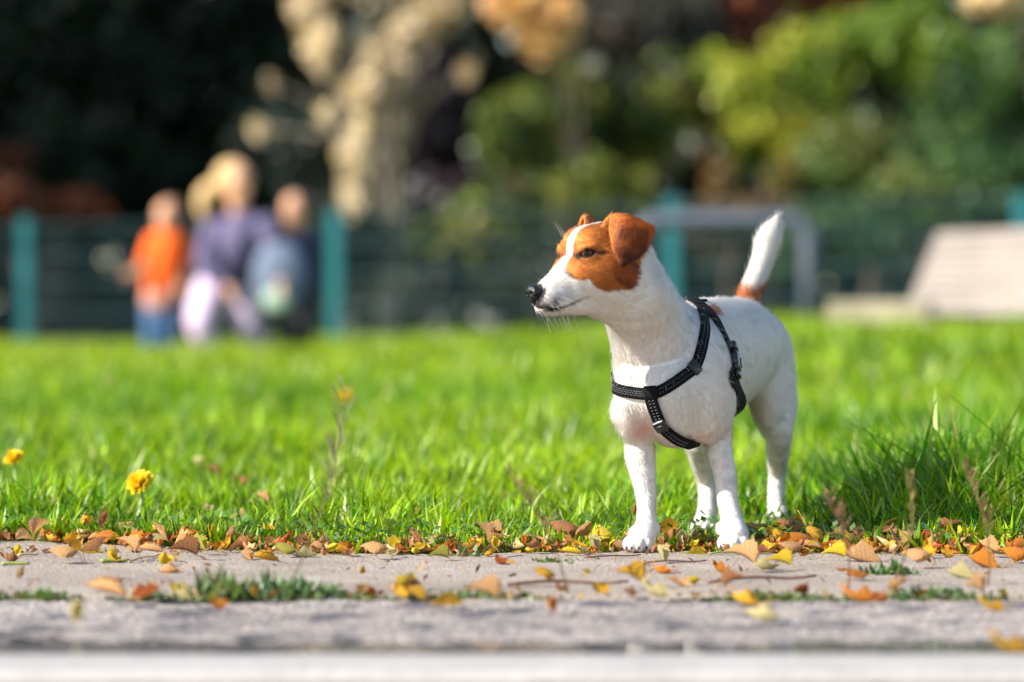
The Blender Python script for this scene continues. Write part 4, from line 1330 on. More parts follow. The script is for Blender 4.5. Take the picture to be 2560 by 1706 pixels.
# side-release buckle on the girth strap
p, F3 = frame_at(P4, N4, B4, s4, near_s(P4, s4, on_body_ray(1832, 905)))
mb = MB()
mb.box(p + F3[:, 2] * .0052, (.026, .0190, .0074), F3, .0022)
mb.box(p + F3[:, 2] * .0058 + F3[:, 1] * .0092, (.015, .0055, .0082), F3, .0018)
mb.box(p + F3[:, 2] * .0058 - F3[:, 1] * .0092, (.015, .0055, .0082), F3, .0018)
mb.box(p + F3[:, 2] * .0056 - F3[:, 0] * .0185, (.0105, .0178, .0062), F3, .0020)
mb.box(p + F3[:, 2] * .0056 + F3[:, 0] * .0170, (.0085, .0170, .0056), F3, .0018)
mb.build('buckle', M_PLAST, harness, True, DOG0)
p, F3 = frame_at(P4, N4, B4, s4, near_s(P4, s4, on_body_ray(1818, 866)))
mb = MB(); mb.box(p + F3[:, 2] * .0042, (.0100, .0190, .0050), F3, .0014); mb.build('slider', M_PLAST, harness, True, DOG0)
# ring joint on the withers
p, nn_ = snap(W(1752, 765, 4.65))
mb = MB(); mb.box(p + nn_ * .0015, (.014, .018, .004), None, .0014); mb.build('back_pad', M_WEB, harness, True, DOG0)

# the coat's hair, left out where the straps press it flat
from mathutils.kdtree import KDTree
SP = np.concatenate([P1, P2, P3, P4]); kd = KDTree(len(SP))
for i, p in enumerate(SP): kd.insert(Vector(p), i)
kd.balance()
make_fur(250000)

# leaves one can point at, each where the photograph has it
HERO = [
 # px, base y, length m, colour, form, label, rest height
 (27, 1408, .040, 'brown', 'curled', 'brown crumpled leaf beside the green stalk piece on the path', 0, None, None),
 (46, 1385, .032, 'yellow', 'cupped', 'small yellow leaf upright at the far end of the path edge', 0, (.7, 0), 0),
 (184, 1384, .036, 'golden', 'folded', 'gold folded leaf lying just behind the flat cream leaf', 0, None, None),
 (226, 1384, .046, 'yellow', 'folded', 'bright yellow folded leaf with a raised corner', 0, (.25, .4), 2.2),
 (212, 1352, .058, 'golden', 'cupped', 'golden leaf standing on edge in the grass fringe', .006, (1.15, .1), .3),
 (157, 1412, .056, 'tan', 'arched', 'flat pale tan leaf with fine ribs alone on the path', 0, (0, 0), 1.4),
 (249, 1404, .050, 'brown', 'arched', 'mauve brown leaf under a small yellow one', 0, None, None),
 (276, 1408, .044, 'yellow', 'cupped', 'yellow leaf leaning on the thick green stalk piece', .004, (.6, .2), .5),
 (312, 1404, .040, 'tan', 'folded', 'tan leaf edge-on above the thick green stalk piece', .004, (.9, .3), 1.2),
 (372, 1392, .052, 'tan', 'rolled', 'tan rolled leaf slanting up to the right on the path', .004, (.2, .2), 1.2),
 (411, 1412, .046, 'yellow', 'curled', 'yellow curled leaf in front of a mauve one', 0, (.8, .2), .2),
 (455, 1402, .050, 'brown', 'folded', 'mauve brown leaf with a pointed tip beside curled yellow leaf', 0, (.3, .2), 1.5),
 (490, 1388, .048, 'lime', 'folded', 'yellow green leaf with dark rim at the end of the pile', .010, (.7, .3), .7),
 (421, 1434, .040, 'tan', 'cupped', 'cream ribbed leaf turned over in front of the yellow curled leaf', 0, (0, .2), 1.3),
 (658, 1411, .052, 'golden', 'rolled', 'large golden cup shaped leaf open to the right', 0, (.35, -.1), 1.9),
 (706, 1394, .044, 'lime', 'arched', 'lime yellow leaf touching the golden cup shaped leaf', .003, (.3, .3), 1.0),
 (612, 1400, .036, 'tan', 'folded', 'pale tan leaf propped left of the golden cup shaped leaf', 0, (.6, .4), .6),
 (762, 1394, .042, 'pale', 'folded', 'pale straw leaf pointing right beyond the lime leaf', 0, (0, .1), 1.5),
 (260, 1502, .076, 'tan', 'rolled', 'long tan rolled leaf slanting in the blurred foreground', 0, (.32, .1), 1.05),
 (187, 1562, .050, 'pale', 'cupped', 'pale gold leaf upright on the road near the lower left', 0, (1.1, .2), .2),
 (363, 1496, .050, 'rust', 'flat', 'rust leaf lying in the mossy joint at the left', 0, None, None),
 (543, 1522, .042, 'orange', 'curled', 'orange leaf in front of the dark green weed tuft', 0, (.6, 0), .4),
 (455, 1510, .042, 'pale', 'cupped', 'pale buff leaf against the dark green weed tuft', .006, (.5, .2), .9),
 (590, 1492, .026, 'pale', 'curled', 'round buff leaf on top of the dark green weed tuft', .012, (.9, .2), .1),
 (632, 1498, .026, 'golden', 'cupped', 'small golden leaf right beside the round buff leaf', .006, (.9, .1), .3),
 (933, 1402, .054, 'tan', 'arched', 'tan ribbed leaf with dark tip alone on the path', 0, (.05, .1), 1.5),
 (1094, 1402, .036, 'lime', 'folded', 'small lime leaf curled like a boat on the path', 0, (.1, .1), 1.4),
 (1236, 1394, .036, 'yellow', 'cupped', 'bright yellow leaf with scalloped rim above a dark red one', .011, (1.2, .1), .15),
 (1246, 1411, .038, 'rust', 'curled', 'dark red crumpled leaf under the scalloped yellow one', 0, (.75, .2), .5),
 (1280, 1368, .046, 'rust', 'cupped', 'red leaf with a long stalk half hidden in the grass', .012, (.8, .2), .8),
 (1216, 1370, .048, 'tan', 'folded', 'pale tan cone shaped leaf leaning left of the red leaf', .004, (.5, .5), 1.2),
 (1118, 1374, .066, 'brown', 'rolled', 'long brown rolled leaf along the grass edge', .002, (.05, .1), 1.5),
 (1404, 1376, .070, 'brown', 'arched', 'broad mauve brown leaf left of the dog paw', .004, (.3, .15), 1.4),
 (1478, 1382, .046, 'pale', 'folded', 'pale folded leaf standing near the left paw', .002, (1.1, .2), .3),
 (1503, 1376, .044, 'yellow', 'flat', 'yellow leaf behind the pale folded one near the paw', .008, (.9, 0), .2),
 (1532, 1378, .054, 'tan', 'cupped', 'tan leaf with dark ribs touching the left paw', .004, (.6, .3), .9),
 (1562, 1366, .036, 'tan', 'curled', 'small pinkish tan leaf behind the left paw', .012, (.8, .2), 1.1),
 (999, 1492, .046, 'golden', 'cupped', 'rounded gold leaf on the joint below the grass centre', 0, (.8, 0), .4),
 (1040, 1494, .036, 'golden', 'folded', 'smaller gold leaf right against the rounded gold leaf', 0, (.5, .3), .9),
 (1108, 1512, .060, 'golden', 'flat', 'flat orange tan leaf lying in the centre of the joint', 0, (.05, .1), 1.5),
 (1200, 1516, .050, 'tan', 'folded', 'blurred tan leaf with an orange underside in the joint', 0, (.4, .3), 1.2),
 (1376, 1530, .036, 'orange', 'cupped', 'pale orange leaf alone on the road in front of the joint', 0, (1.0, .1), .3),
 (1353, 1468, .044, 'golden', 'arched', 'golden tan leaf beside a dark one on the joint', 0, (.4, .3), 1.1),
 (1400, 1478, .034, 'brown', 'curled', 'dark brown leaf at the end of the reddish twig', 0, (.4, .2), .7),
 (1649, 1408, .042, 'pale', 'folded', 'cream pointed leaf standing up between the two front paws', .002, (1.2, .3), .3),
 (1653, 1434, .042, 'orange', 'curled', 'orange leaf at the foot of the cream pointed leaf', 0, (.3, .2), 1.0),
 (1569, 1472, .046, 'golden', 'folded', 'gold leaf slanting left of the pale yellow oval leaf', 0, (.5, .3), 1.1),
 (1627, 1490, .058, 'pale', 'cupped', 'pale yellow oval leaf below the dog on the joint', 0, (.75, .4), .8),
 (1690, 1466, .040, 'tan', 'flat', 'small buff leaf right of the pale yellow oval leaf', 0, (.5, .2), .8),
 (1752, 1374, .040, 'lime', 'cupped', 'lime leaf resting on a yellow one between the front paws', .012, (.35, .2), 1.4),
 (1737, 1386, .048, 'yellow', 'flat', 'yellow leaf underneath the lime one between the front paws', 0, (.1, .1), 1.3),
 (1795, 1430, .048, 'orange', 'cupped', 'orange cupped leaf of the pair below the right front paw', 0, (.6, .2), .5),
 (1846, 1430, .056, 'tan', 'folded', 'pinkish tan leaf of the pair below the right front paw', 0, (.5, .5), 1.0),
 (1908, 1424, .054, 'pale', 'curled', 'large pale yellow leaf on the path right of the paws', 0, (.3, .3), 1.35),
 (1945, 1426, .040, 'yellow', 'folded', 'yellow folded leaf against the large pale yellow leaf', 0, (.3, .4), 1.3),
 (1857, 1512, .050, 'golden', 'cupped', 'gold leaf behind the buff leaf on the road below the dog', 0, (.5, .1), 1.0),
 (1901, 1550, .052, 'pale', 'cupped', 'buff leaf blurred on the road below the dog', 0, (.35, .3), 1.25),
 (2150, 1406, .070, 'tan', 'folded', 'large tan ribbed leaf slanting upward at the path edge', 0, (.35, .45), 1.1),
 (2082, 1404, .042, 'yellow', 'folded', 'small yellow leaf left of the large tan ribbed leaf', 0, (.2, .3), 1.2),
 (2104, 1384, .048, 'orange', 'cupped', 'red orange leaf behind the large tan ribbed leaf', .004, (.6, .3), 1.3),
 (1981, 1384, .038, 'yellow', 'cupped', 'yellow leaf in the litter right of the front paw', .006, (.9, .1), .4),
 (2022, 1384, .046, 'tan', 'rolled', 'tan rolled leaf beside a yellow one right of the paw', .004, (.3, .2), 1.3),
 (1972, 1387, .048, 'tan', 'arched', 'tan leaf lying flat just right of the right front paw', 0, (.1, .1), 1.5),
 (1950, 1352, .052, 'brown', 'folded', 'brown pointed leaf standing before the hind paw', .006, (1.1, .3), .4),
 (1992, 1340, .040, 'orange', 'curled', 'orange curled leaf right behind the brown pointed leaf', .020, (.9, .2), .3),
 (2016, 1344, .044, 'golden', 'cupped', 'golden leaf beside the hind paw in the grass', .012, (.6, .2), .7),
 (2087, 1334, .046, 'orange', 'cupped', 'orange leaf lit in the dry weeds right of the hind paw', .012, (.8, .1), .4),
 (2236, 1366, .082, 'tan', 'rolled', 'largest tan rolled leaf of the litter at the right', .012, (.12, .2), 1.35),
 (2300, 1356, .064, 'brown', 'arched', 'brown leaf lying on the largest rolled leaf', .018, (.1, .3), 1.6),
 (2391, 1348, .054, 'yellow', 'curled', 'yellow and tan curled leaf at the edge of the shadow', .012, (.9, .3), .5),
 (2318, 1396, .048, 'golden', 'cupped', 'round orange gold leaf standing at the path edge', .004, (1.25, .1), .1),
 (2362, 1396, .040, 'golden', 'curled', 'small gold leaf right of the round orange gold leaf', .002, (.8, .2), .7),
 (2453, 1420, .060, 'orange', 'folded', 'orange brown leaf low on the path near the right border', 0, (.5, .4), .9),
 (2470, 1396, .046, 'tan', 'folded', 'pale tan pointed leaf above the orange brown leaf', .012, (.6, .6), .9),
 (2398, 1446, .050, 'pale', 'folded', 'pale straw leaf slanting on the path at the right', 0, (.35, .5), 1.0),
 (2288, 1422, .056, 'tan', 'arched', 'pinkish tan flat leaf below the round orange gold leaf', 0, (.05, .15), 1.4),
 (2510, 1346, .070, 'tan', 'flat', 'large tan triangular leaf standing in the shade', .016, (1.15, .2), .3),
 (2448, 1330, .056, 'brown', 'curled', 'brown crumpled leaf in the shade left of the triangular leaf', .022, (.5, .2), .8),
 (2497, 1394, .052, 'pale', 'rolled', 'straw rolled leaf lying on the litter at the right border', .006, (.15, .2), 1.3),
 (2533, 1408, .056, 'orange', 'arched', 'orange leaf lying flat at the right border', 0, (.15, .2), 1.3),
 (2135, 1504, .064, 'orange', 'cupped', 'large bright orange leaf blurred on the joint', 0, (.6, .4), 1.0),
 (2230, 1482, .030, 'yellow', 'folded', 'small bright yellow leaf standing on the joint', 0, (1.2, .1), .2),
 (2192, 1504, .044, 'rust', 'curled', 'rust leaf between the bright orange and yellow leaves', 0, (.4, .2), .8),
 (2127, 1452, .050, 'orange', 'flat', 'orange leaf lying by the green weed on the path', 0, (.25, .2), 1.2),
 (2471, 1526, .046, 'golden', 'cupped', 'gold leaf on the joint near the right border', 0, (.7, .1), 1.1),
 (2508, 1632, .062, 'golden', 'cupped', 'nearest orange gold leaf at the lower right', 0, (.8, .2), 1.0),
 (660, 1362, .050, 'golden', 'folded', 'orange gold leaf under the tall dry weed', .010, (.7, .2), .5),
 (600, 1338, .056, 'tan', 'folded', 'tan folded leaf lying in the grass fringe left of the weed', .020, (.4, .3), 1.2),
 (655, 1312, .034, 'tan', 'folded', 'small tan leaf caught upright in the grass', .045, (.8, .5), 1.0),
 (825, 1352, .046, 'pale', 'curled', 'cream curled leaf in the grass fringe', .014, (.7, .2), .8),
 (290, 1290, .030, 'orange', 'curled', 'small orange leaf caught in the grass', .020, (.9, .2), .4),
 (1158, 1292, .026, 'tan', 'cupped', 'tan leaf caught among grass blades', .020, (.9, .2), .4),
 (1290, 1296, .026, 'yellow', 'cupped', 'small yellow leaf hanging in the grass right of centre', .030, (.9, .2), .5),
 (1262, 1290, .026, 'golden', 'curled', 'small gold leaf hanging in the grass right of centre', .036, (.9, .2), 1.3),
 (532, 1246, .054, 'brown', 'cupped', 'dark brown leaf lying on top of the lawn', .050, (.7, .3), 1.2),
 (590, 1252, .042, 'tan', 'curled', 'buff curled leaf right of the dark brown leaf on the lawn', .040, (.9, .3), .6),
 (487, 1240, .038, 'pale', 'folded', 'cream narrow leaf left of the dark brown leaf on the lawn', .050, (.9, .3), .5),
 (898, 1206, .028, 'golden', 'cupped', 'small golden leaf on the lawn left of the dog', .040, (.9, .1), .5),
]
for (px, by, L, colr, form, label, up, tilt, az) in HERO:
    leaf_at(px, by, L * .72, colr, form, label, up * .7, None if tilt is None else (tilt[0] * .62, tilt[1] * .9), az)

WT = ['tan'] * 9 + ['brown'] * 6 + ['golden'] * 4 + ['orange'] * 5 + ['yellow'] * 3 + ['rust'] * 4 + ['pale'] * 2
SHAPES = ['flat', 'cupped', 'folded', 'rolled', 'curled', 'arched', 'curled', 'folded']
def spot(X, where):
    if 'left litter' in where: return ', ' + ('near the left border' if X < -.48 else 'behind the cup shaped leaf' if X < -.26 else 'left of the red leaf' if X < -.06 else 'between red leaf and paw')
    if 'right litter' in where: return ', ' + ('close to the paw' if X < .41 else 'by the ribbed leaf' if X < .53 else 'by the largest rolled leaf' if X < .62 else 'near the right border')
    if 'joint' in where or 'loose' in where or 'lawn behind' in where: return ', ' + ('at the left' if X < -.3 else 'left of centre' if X < 0 else 'below the dog' if X < .32 else 'at the right')
    return ''
def litter(n, xf, yf, zmax, where, group, smin=.018, smax=.036):
    for k in range(n):
        X, Y = xf(), yf()
        if Y < 1: Y += float(edge(X))
        if not paws_clear(np.array([X]), np.array([Y]))[0] or any((X - W(px, 0, d)[0]) ** 2 + (Y - d) ** 2 < .034 ** 2 for px, d in ((1601, 4.525), (1838, 4.54))):
            continue
        c = WT[int(lr.integers(len(WT)))]; fm = SHAPES[int(lr.integers(len(SHAPES)))]
        word = {'pale': 'straw coloured', 'golden': 'gold'}.get(c, c)
        put_leaf(X, Y, abs(lr.normal(0, zmax)), lr.uniform(smin, smax), c, fm, 'small %s %s leaf %s' % (fm, word, where + spot(X, where)), group, (lr.normal(.25, .4), lr.normal(0, .35)))
litter(62, lambda: lr.uniform(-.70, .10), lambda: abs(lr.normal(0, .055)) - .03, .005, 'in the left litter', 'fallen leaves along the lawn edge')
litter(72, lambda: lr.uniform(.30, .74), lambda: abs(lr.normal(0, .11)) - .02, .010, 'in the right litter', 'fallen leaves along the lawn edge')
litter(16, lambda: lr.uniform(.10, .30), lambda: .03 + abs(lr.normal(0, .09)), .006, 'in the litter under the dog', 'fallen leaves along the lawn edge')
litter(12, lambda: lr.uniform(-.70, .74), lambda: lr.uniform(4.75, 5.3), .03, 'in the lawn behind', 'leaves scattered in the lawn', .016, .03)
litter(30, lambda: lr.uniform(-.62, .62), lambda: 3.85 + lr.normal(0, .014), .002, 'in the mossy joint', 'leaves caught in the joint', .012, .032)
litter(10, lambda: lr.uniform(-.62, .62), lambda: lr.uniform(3.95, 4.5), .0, 'loose on the open path', 'leaves loose on the path', .012, .022)
# the lower layer of the litter, too mixed to pick apart
names = list(LEAFC); nl = 2300
VV = []; FF = []; UU = []; MI = []; n0 = 0
for k in range(nl):
    X = lr.uniform(-.95, 1.05) if k % 2 else lr.uniform(.30, .80); right = X > .3
    Y = float(edge(X)) + lr.normal(.012, .045) + (abs(lr.normal(0, .09)) if right else 0)
    if not right and k % 4 == 0: continue
    if any((X - W(px, 0, d)[0]) ** 2 + (Y - d) ** 2 < .030 ** 2 for px, d in ((1601, 4.525), (1838, 4.54))): continue
    fm = ['curled', 'cupped', 'curled', 'folded', 'rolled', 'rolled'][int(lr.integers(6))]; me = LEAF[fm][int(lr.integers(2))]
    L = .009 + .022 * lr.random() ** 1.5
    Rm = np.array(Matrix.Rotation(lr.uniform(0, 6.28), 3, 'Z') @ Matrix.Rotation(lr.normal(0, .4), 3, 'X') @ Matrix.Rotation(lr.normal(0, .4), 3, 'Y'))
    v = LEAFV[me.name][:135] @ Rm.T * L; v[:, 2] -= v[:, 2].min() + .0006
    VV.append(v + [X, Y, abs(lr.normal(0, .004))])
    q = np.array([[j * 9 + i_, j * 9 + i_ + 1, j * 9 + i_ + 10, j * 9 + i_ + 9] for j in range(14) for i_ in range(8)])
    FF.append(q + n0); n0 += 135
    UU.append(np.stack([np.tile(np.linspace(-1, 1, 9), 15), np.repeat(np.linspace(0, 1, 15), 9), np.zeros(135)], 1))
    MI += [names.index(WT[int(lr.integers(len(WT)))])] * len(q)
me = fast_mesh('leaf_litter', np.concatenate(VV), [np.concatenate(FF)])
vec_attr(me, 'leaf_uv', np.concatenate(UU))
for nm in names: me.materials.append(m_leaf[nm])
me.polygons.foreach_set('material_index', np.array(MI, np.int32))
tag(link('leaf_litter', me), 'mixed brown and tan leaf litter along the lawn edge', 'leaf litter', None, 'stuff')
# crumbs of leaf and soil
nfr = 1500
X = lr.uniform(-1.0, 1.0, nfr); Y = np.where(lr.random(nfr) < .6, EDGE - .02 + np.abs(lr.normal(0, .05, nfr)), np.where(lr.random(nfr) < .5, 3.85 + lr.normal(0, .03, nfr), lr.uniform(3.86, 4.5, nfr)))
az = lr.uniform(0, 6.28, nfr); L = lr.uniform(.0015, .007, nfr); el = lr.normal(0, .5, nfr)
D = np.stack([np.cos(az), np.sin(az), el], 1) * L[:, None]; B = np.stack([-np.sin(az), np.cos(az), lr.normal(0, .5, nfr)], 1) * (L * lr.uniform(.2, .6, nfr))[:, None]
c = np.stack([X, Y, .001 + np.abs(el) * L * .6], 1)
V = np.stack([c - D, c - B, c + D, c + B], 1).reshape(-1, 3)
me = fast_mesh('leaf_crumbs', V, [np.arange(nfr)[:, None] * 4 + np.array([0, 1, 2, 3])])
cs = np.array([[.36, .23, .12], [.14, .075, .04], [.42, .24, .03], [.06, .04, .03], [.26, .075, .02]])[lr.integers(0, 5, nfr)]
col_attr(me, 'tint', np.repeat(cs, 4, axis=0))
tag(link('leaf_crumbs', me, M_GRASS), 'brown crumbs of leaf and soil strewn over the path', 'leaf litter', None, 'stuff')

# twigs and stalk pieces
m_twig = simple_mat('twig_bark', (.17, .075, .040), .7, .3, 120)
m_green_stalk = simple_mat('green_stalk', (.25, .32, .07), .5, .2, 60)
m_tan_stalk = simple_mat('tan_stalk', (.46, .33, .17), .6, .2, 60)
def twig(a, b, r, mat, label, sag=.004, lift=0.0):
    d0 = EYE * FPX / (a[1] - HZ); d1 = EYE * FPX / (b[1] - HZ)
    p, q = W(a[0], a[1], d0), W(b[0], b[1], d1)
    p[2] = q[2] = r + .0005 + lift
    P = [p + (q - p) * s_ + np.array([0, math.sin(5 * s_) * sag, abs(math.sin(4 * s_)) * sag]) for s_ in np.linspace(0, 1, 9)]
    o0 = P[4].copy(); mb = MB(); mb.tube(P, np.linspace(r, r * .7, 9), 7)
    o = mb.build('twig', mat, None, True, o0); o.location = o0
    tag(o, label, 'twig')
twig((1462, 1398), (1602, 1392), .0011, m_twig, 'thin straight brown twig lying before the left front paw', .001)
twig((4, 1416), (74, 1415), .0022, m_green_stalk, 'short hollow green stalk piece at the left border of the path', .0004)
twig((252, 1410), (322, 1408), .0026, m_green_stalk, 'thick short green stalk piece under the yellow leaf', .0004)
twig((322, 1409), (400, 1392), .0011, m_tan_stalk, 'thin tan stalk leading from the green stalk piece to the leaves', .002)
twig((46, 1393), (96, 1391), .0016, m_tan_stalk, 'yellow straw stalk piece behind the green one at the left', .001)
twig((1608, 1412), (1766, 1408), .0012, m_twig, 'reddish twig on the path between the front paws', .002)
twig((1270, 1468), (1570, 1464), .0019, m_twig, 'long reddish twig lying along the joint below the dog', .003)
twig((1770, 1462), (2040, 1450), .0019, m_twig, 'long reddish twig on the path right of the dog', .003)
twig((1770, 1390), (1862, 1385), .0010, m_green_stalk, 'olive leaf stalk lying before the right front paw', .002)
twig((372, 1300), (500, 1298), .0014, m_twig, 'dark twig caught in the grass at the left', .004, .022)

# dandelions
m_pet = foliage_mat('dandelion_petals', 'tint', .25, .5, .2, (1.1, 1.0, .5))
m_stem = simple_mat('flower_stem', (.10, .19, .04), .5, .2, 60)
def dandelion(px, py, d, R_, tilt, label):
    p = W(px, py, d); g = float(gz(p[0], d))
    root = empty('dandelion', (p[0], d, g), label, 'flower', 'yellow dandelions in the lawn')
    mb = MB(); mb.tube([(.008, .004, -.01), (.003, 0, (p[2] - g) * .5), (0, 0, p[2] - g)], [.0016, .0014, .0013], 7)
    mb.build('stem', m_stem, root, True)
    V = []; Q = []; C = []
    r = np.random.default_rng(int(px))
    for k in range(110):
        ring = r.random() ** .6
        a = r.uniform(0, 6.283); el = (1 - ring) * 1.2 + .15
        D = np.array([math.cos(a) * math.cos(el), math.sin(a) * math.cos(el), math.sin(el)]); B = np.array([-math.sin(a), math.cos(a), 0])
        L = R_ * r.uniform(.8, 1.05); w = R_ * .10
        n = len(V)
        V += [-B * w * .4, B * w * .4, D * L + B * w + [0, 0, -.1 * R_], D * L - B * w + [0, 0, -.1 * R_]]
        Q.append([n, n + 1, n + 2, n + 3]); C += [np.array([.78, .56, .012]) * r.uniform(.8, 1.08)] * 4
    V = np.array(V)
    Rm = np.array(Matrix.Rotation(tilt[0], 3, 'X') @ Matrix.Rotation(tilt[1], 3, 'Y'))
    V = V @ Rm.T + np.array([0, 0, p[2] - g])
    me = fast_mesh('flower_head', V, [np.array(Q)]); col_attr(me, 'tint', C)
    link('flower_head', me, m_pet, root)
dandelion(352, 1212, 4.95, .0205, (.75, -.35), 'bright yellow dandelion flower open in the grass at the left')
dandelion(36, 1150, 5.25, .016, (.5, -.2), 'yellow dandelion flower at the left border of the lawn')
dandelion(861, 996, 7.3, .020, (.4, .2), 'blurred orange yellow flower deep in the lawn')

# dry weeds standing in the joint, nearer than the dog
m_dry = foliage_mat('dry_weed', 'tint', .35, .7, .2, (1.1, 1.0, .8))
def dry_weed(px, d, top, colr, nh, label, hl=.028, spread=.5):
    b = W(px, 0, d); b[2] = -.004
    t_ = W(top[0], top[1], d + .01)
    root = empty('dry_weed', b, label, 'weed', 'dry weeds standing along the path')
    r = np.random.default_rng(int(px + 3))
    P = np.array([b + (t_ - b) * s_ + np.array([.012 * math.sin(3 * s_), 0, 0]) for s_ in np.linspace(0, 1, 8)]) - b
    mb = MB(); mb.tube(P, np.linspace(.0011, .0005, 8), 6); 
    me = mb.mesh('stem', True); col_attr(me, 'tint', np.tile(np.array(colr) * .6, (len(me.vertices), 1))); link('stem', me, m_dry, root)
    V = []; Q = []; C = []
    for k in range(nh):
        s_ = r.uniform(.42, 1.02); p = np.array([np.interp(s_, np.linspace(0, 1, 8), P[:, i]) for i in range(3)])
        a = r.uniform(0, 6.283)
        D = np.array([math.cos(a) * spread, math.sin(a) * spread, r.uniform(.4, 1.1)]); D /= np.linalg.norm(D)
        L = hl * r.uniform(.4, 1.1) * (1.1 - .5 * s_); B = np.array([-math.sin(a), math.cos(a), 0]) * .00042
        n = len(V); V += [p - B, p + B, p + D * L + B * 2.2, p + D * L * 1.08, p + D * L - B * 2.2]; Q.append(n)
        C += [np.array(colr) * r.uniform(.6, 1.3)] * 5
    Q = np.array(Q)[:, None]
    me = fast_mesh('seed_head', np.array(V), [Q + np.array([0, 1, 2, 4]), Q + np.array([2, 3, 4])]); col_attr(me, 'tint', C)
    link('seed_head', me, m_dry, root)
dry_weed(712, 3.875, (860, 985), (.26, .24, .12), 64, 'tall thin dry grass stalk with feathery head left of centre', .045, .55)
dry_weed(1420, 3.88, (1270, 1190), (.28, .15, .085), 46, 'brown dry stalk leaning left below the grass centre', .024)
dry_weed(2120, 3.95, (2055, 1235), (.28, .15, .09), 52, 'reddish dry seed stalk right of the dog', .026, .7)
dry_weed(2225, 3.97, (2270, 1200), (.30, .23, .09), 52, 'yellowish dry seed stalk leaning right of the reddish one', .022, .35)
dry_weed(2470, 3.98, (2405, 1170), (.32, .20, .10), 52, 'tan dry seed stalk nearest the right border', .024, .35)

# ------------------------------------------------------------------ fence behind the lawn
m_post = simple_mat('teal_paint', (.014, .16, .175), .45, .12, 6)
m_rod = simple_mat('dark_teal_wire', (.003, .034, .042), .7, .15, 6)
FP = [(-720, 33.5), (65, 31.5), (838, 29.5), (1680, 27.8), (2556, 26.4), (3450, 25.2)]
fp = [np.array([(px - 1280) / FPX * d, d]) for px, d in FP]
fence = empty('mesh_fence', (fp[2][0], fp[2][1], 0), 'teal wire mesh fence with square posts behind the lawn', 'fence')
F0 = np.array(fence.location)
top = lambda p: 1.045 + float(gz(p[0], p[1])) * .6 + .0 * p[0]
for p in fp:
    g = float(gz(p[0], p[1])); h = top(p)
    mb = MB(); mb.box((0, 0, (h + g - .1) / 2), (.105, .105, h - g + .1), None, .008); mb.box((0, 0, h + .006), (.112, .112, .014), None, .004)
    o = mb.build('post', m_post, fence); o.location = (p[0] - F0[0], p[1] - F0[1], 0)
for a, b in zip(fp[:-1], fp[1:]):
    mb = MB(); n = 52; off = np.array([0, .035])
    za, zb = float(gz(*a)), float(gz(*b)); ta, tb = top(a) - .05, top(b) - .05
    for i in range(1, n):
        s_ = i / n; q = a + (b - a) * s_ - off; z0 = za + (zb - za) * s_ + .03; z1 = ta + (tb - ta) * s_
        mb.box((q[0], q[1], (z0 + z1) / 2), (.0105, .0105, z1 - z0))
    ang = math.atan2(b[1] - a[1], b[0] - a[0]); L = np.linalg.norm(b - a)
    for k in range(5):
        for dy in (-.008, .008):
            z = (za + zb) / 2 + .06 + k * .235
            q = (a + b) / 2 - off + np.array([0, dy])
            M = np.array(Matrix.Rotation(ang, 3, 'Z'))
            mb.box((q[0], q[1], z), (L, .012, .012), M)
    mb.build('mesh_panel', m_rod, fence, False, F0)

# low grey tube barrier
d = 20.0
bx = float(W(1600, 0, d)[0]); ex = float(W(2022, 0, d)[0]); zt = float(W(0, 550, d)[2])
P = [(bx, d, gz(bx, d) - .1), (bx, d, zt - .12)]
for a in np.linspace(0, math.pi / 2, 6): P.append((bx + .11 - .11 * math.cos(a), d, zt - .11 + .11 * math.sin(a)))
for a in np.linspace(0, math.pi / 2, 6): P.append((ex - .11 + .11 * math.sin(a), d, zt - .11 + .11 * math.cos(a)))
P += [(ex, d, zt - .12), (ex, d, gz(ex, d) - .1)]
mb = MB(); mb.tube(P, .044, 14)
o0 = np.array([(bx + ex) / 2, d, float(gz((bx + ex) / 2, d))])
bar = empty('tube_barrier', o0, 'low grey bent tube barrier on the lawn behind the dog', 'barrier')
m_galv = simple_mat('galvanised_tube', (.085, .105, .14), .6, .1, 8, 0, .1)
mb.build('tube', m_galv, bar, True, o0)
mb = MB()
for x in (bx, ex): mb.tube([(x, d, gz(x, d) - .02), (x, d, gz(x, d) + .018)], .075, 16)
mb.build('ground_collar', m_galv, bar, True, o0)

# weathered wooden lounger at the right
m_wood = simple_mat('weathered_wood', (.34, .285, .24), .8, .14, 3.5, .2)
m_wood2 = simple_mat('grey_olive_wood', (.30, .265, .17), .8, .18, 5, .2)
m_iron = simple_mat('dark_iron', (.02, .02, .022), .5, .2, 12)
d = 18.0
lg0 = np.array([float(W(2420, 0, d)[0]), d, float(gz(W(2420, 0, d)[0], d))])
lg = empty('wooden_lounger', lg0, 'weathered wooden lounger with a slatted reclining back at the right border', 'lounger')
bl, tl_, brr, trr = W(2262, 782, 17.8), W(2345, 580, 18.25), W(2900, 792, 17.6), W(2900, 556, 18.05)
ns = 9
for k in range(ns):
    s0 = (k + .06) / ns; s1 = (k + .94) / ns
    a, b, c, e = bl + (tl_ - bl) * s0, brr + (trr - brr) * s0, brr + (trr - brr) * s1, bl + (tl_ - bl) * s1
    nrm = np.cross(b - a, e - a); nrm /= np.linalg.norm(nrm)
    V = [v + nrm * t_ for t_ in (0, -.028) for v in (a, b, c, e)]
    V = np.array(V) - lg0
    Q = [[0, 1, 2, 3], [7, 6, 5, 4], [0, 4, 5, 1], [1, 5, 6, 2], [2, 6, 7, 3], [3, 7, 4, 0]]
    link('slat', fast_mesh('slat', V, [np.array(Q)], False), m_wood, lg)
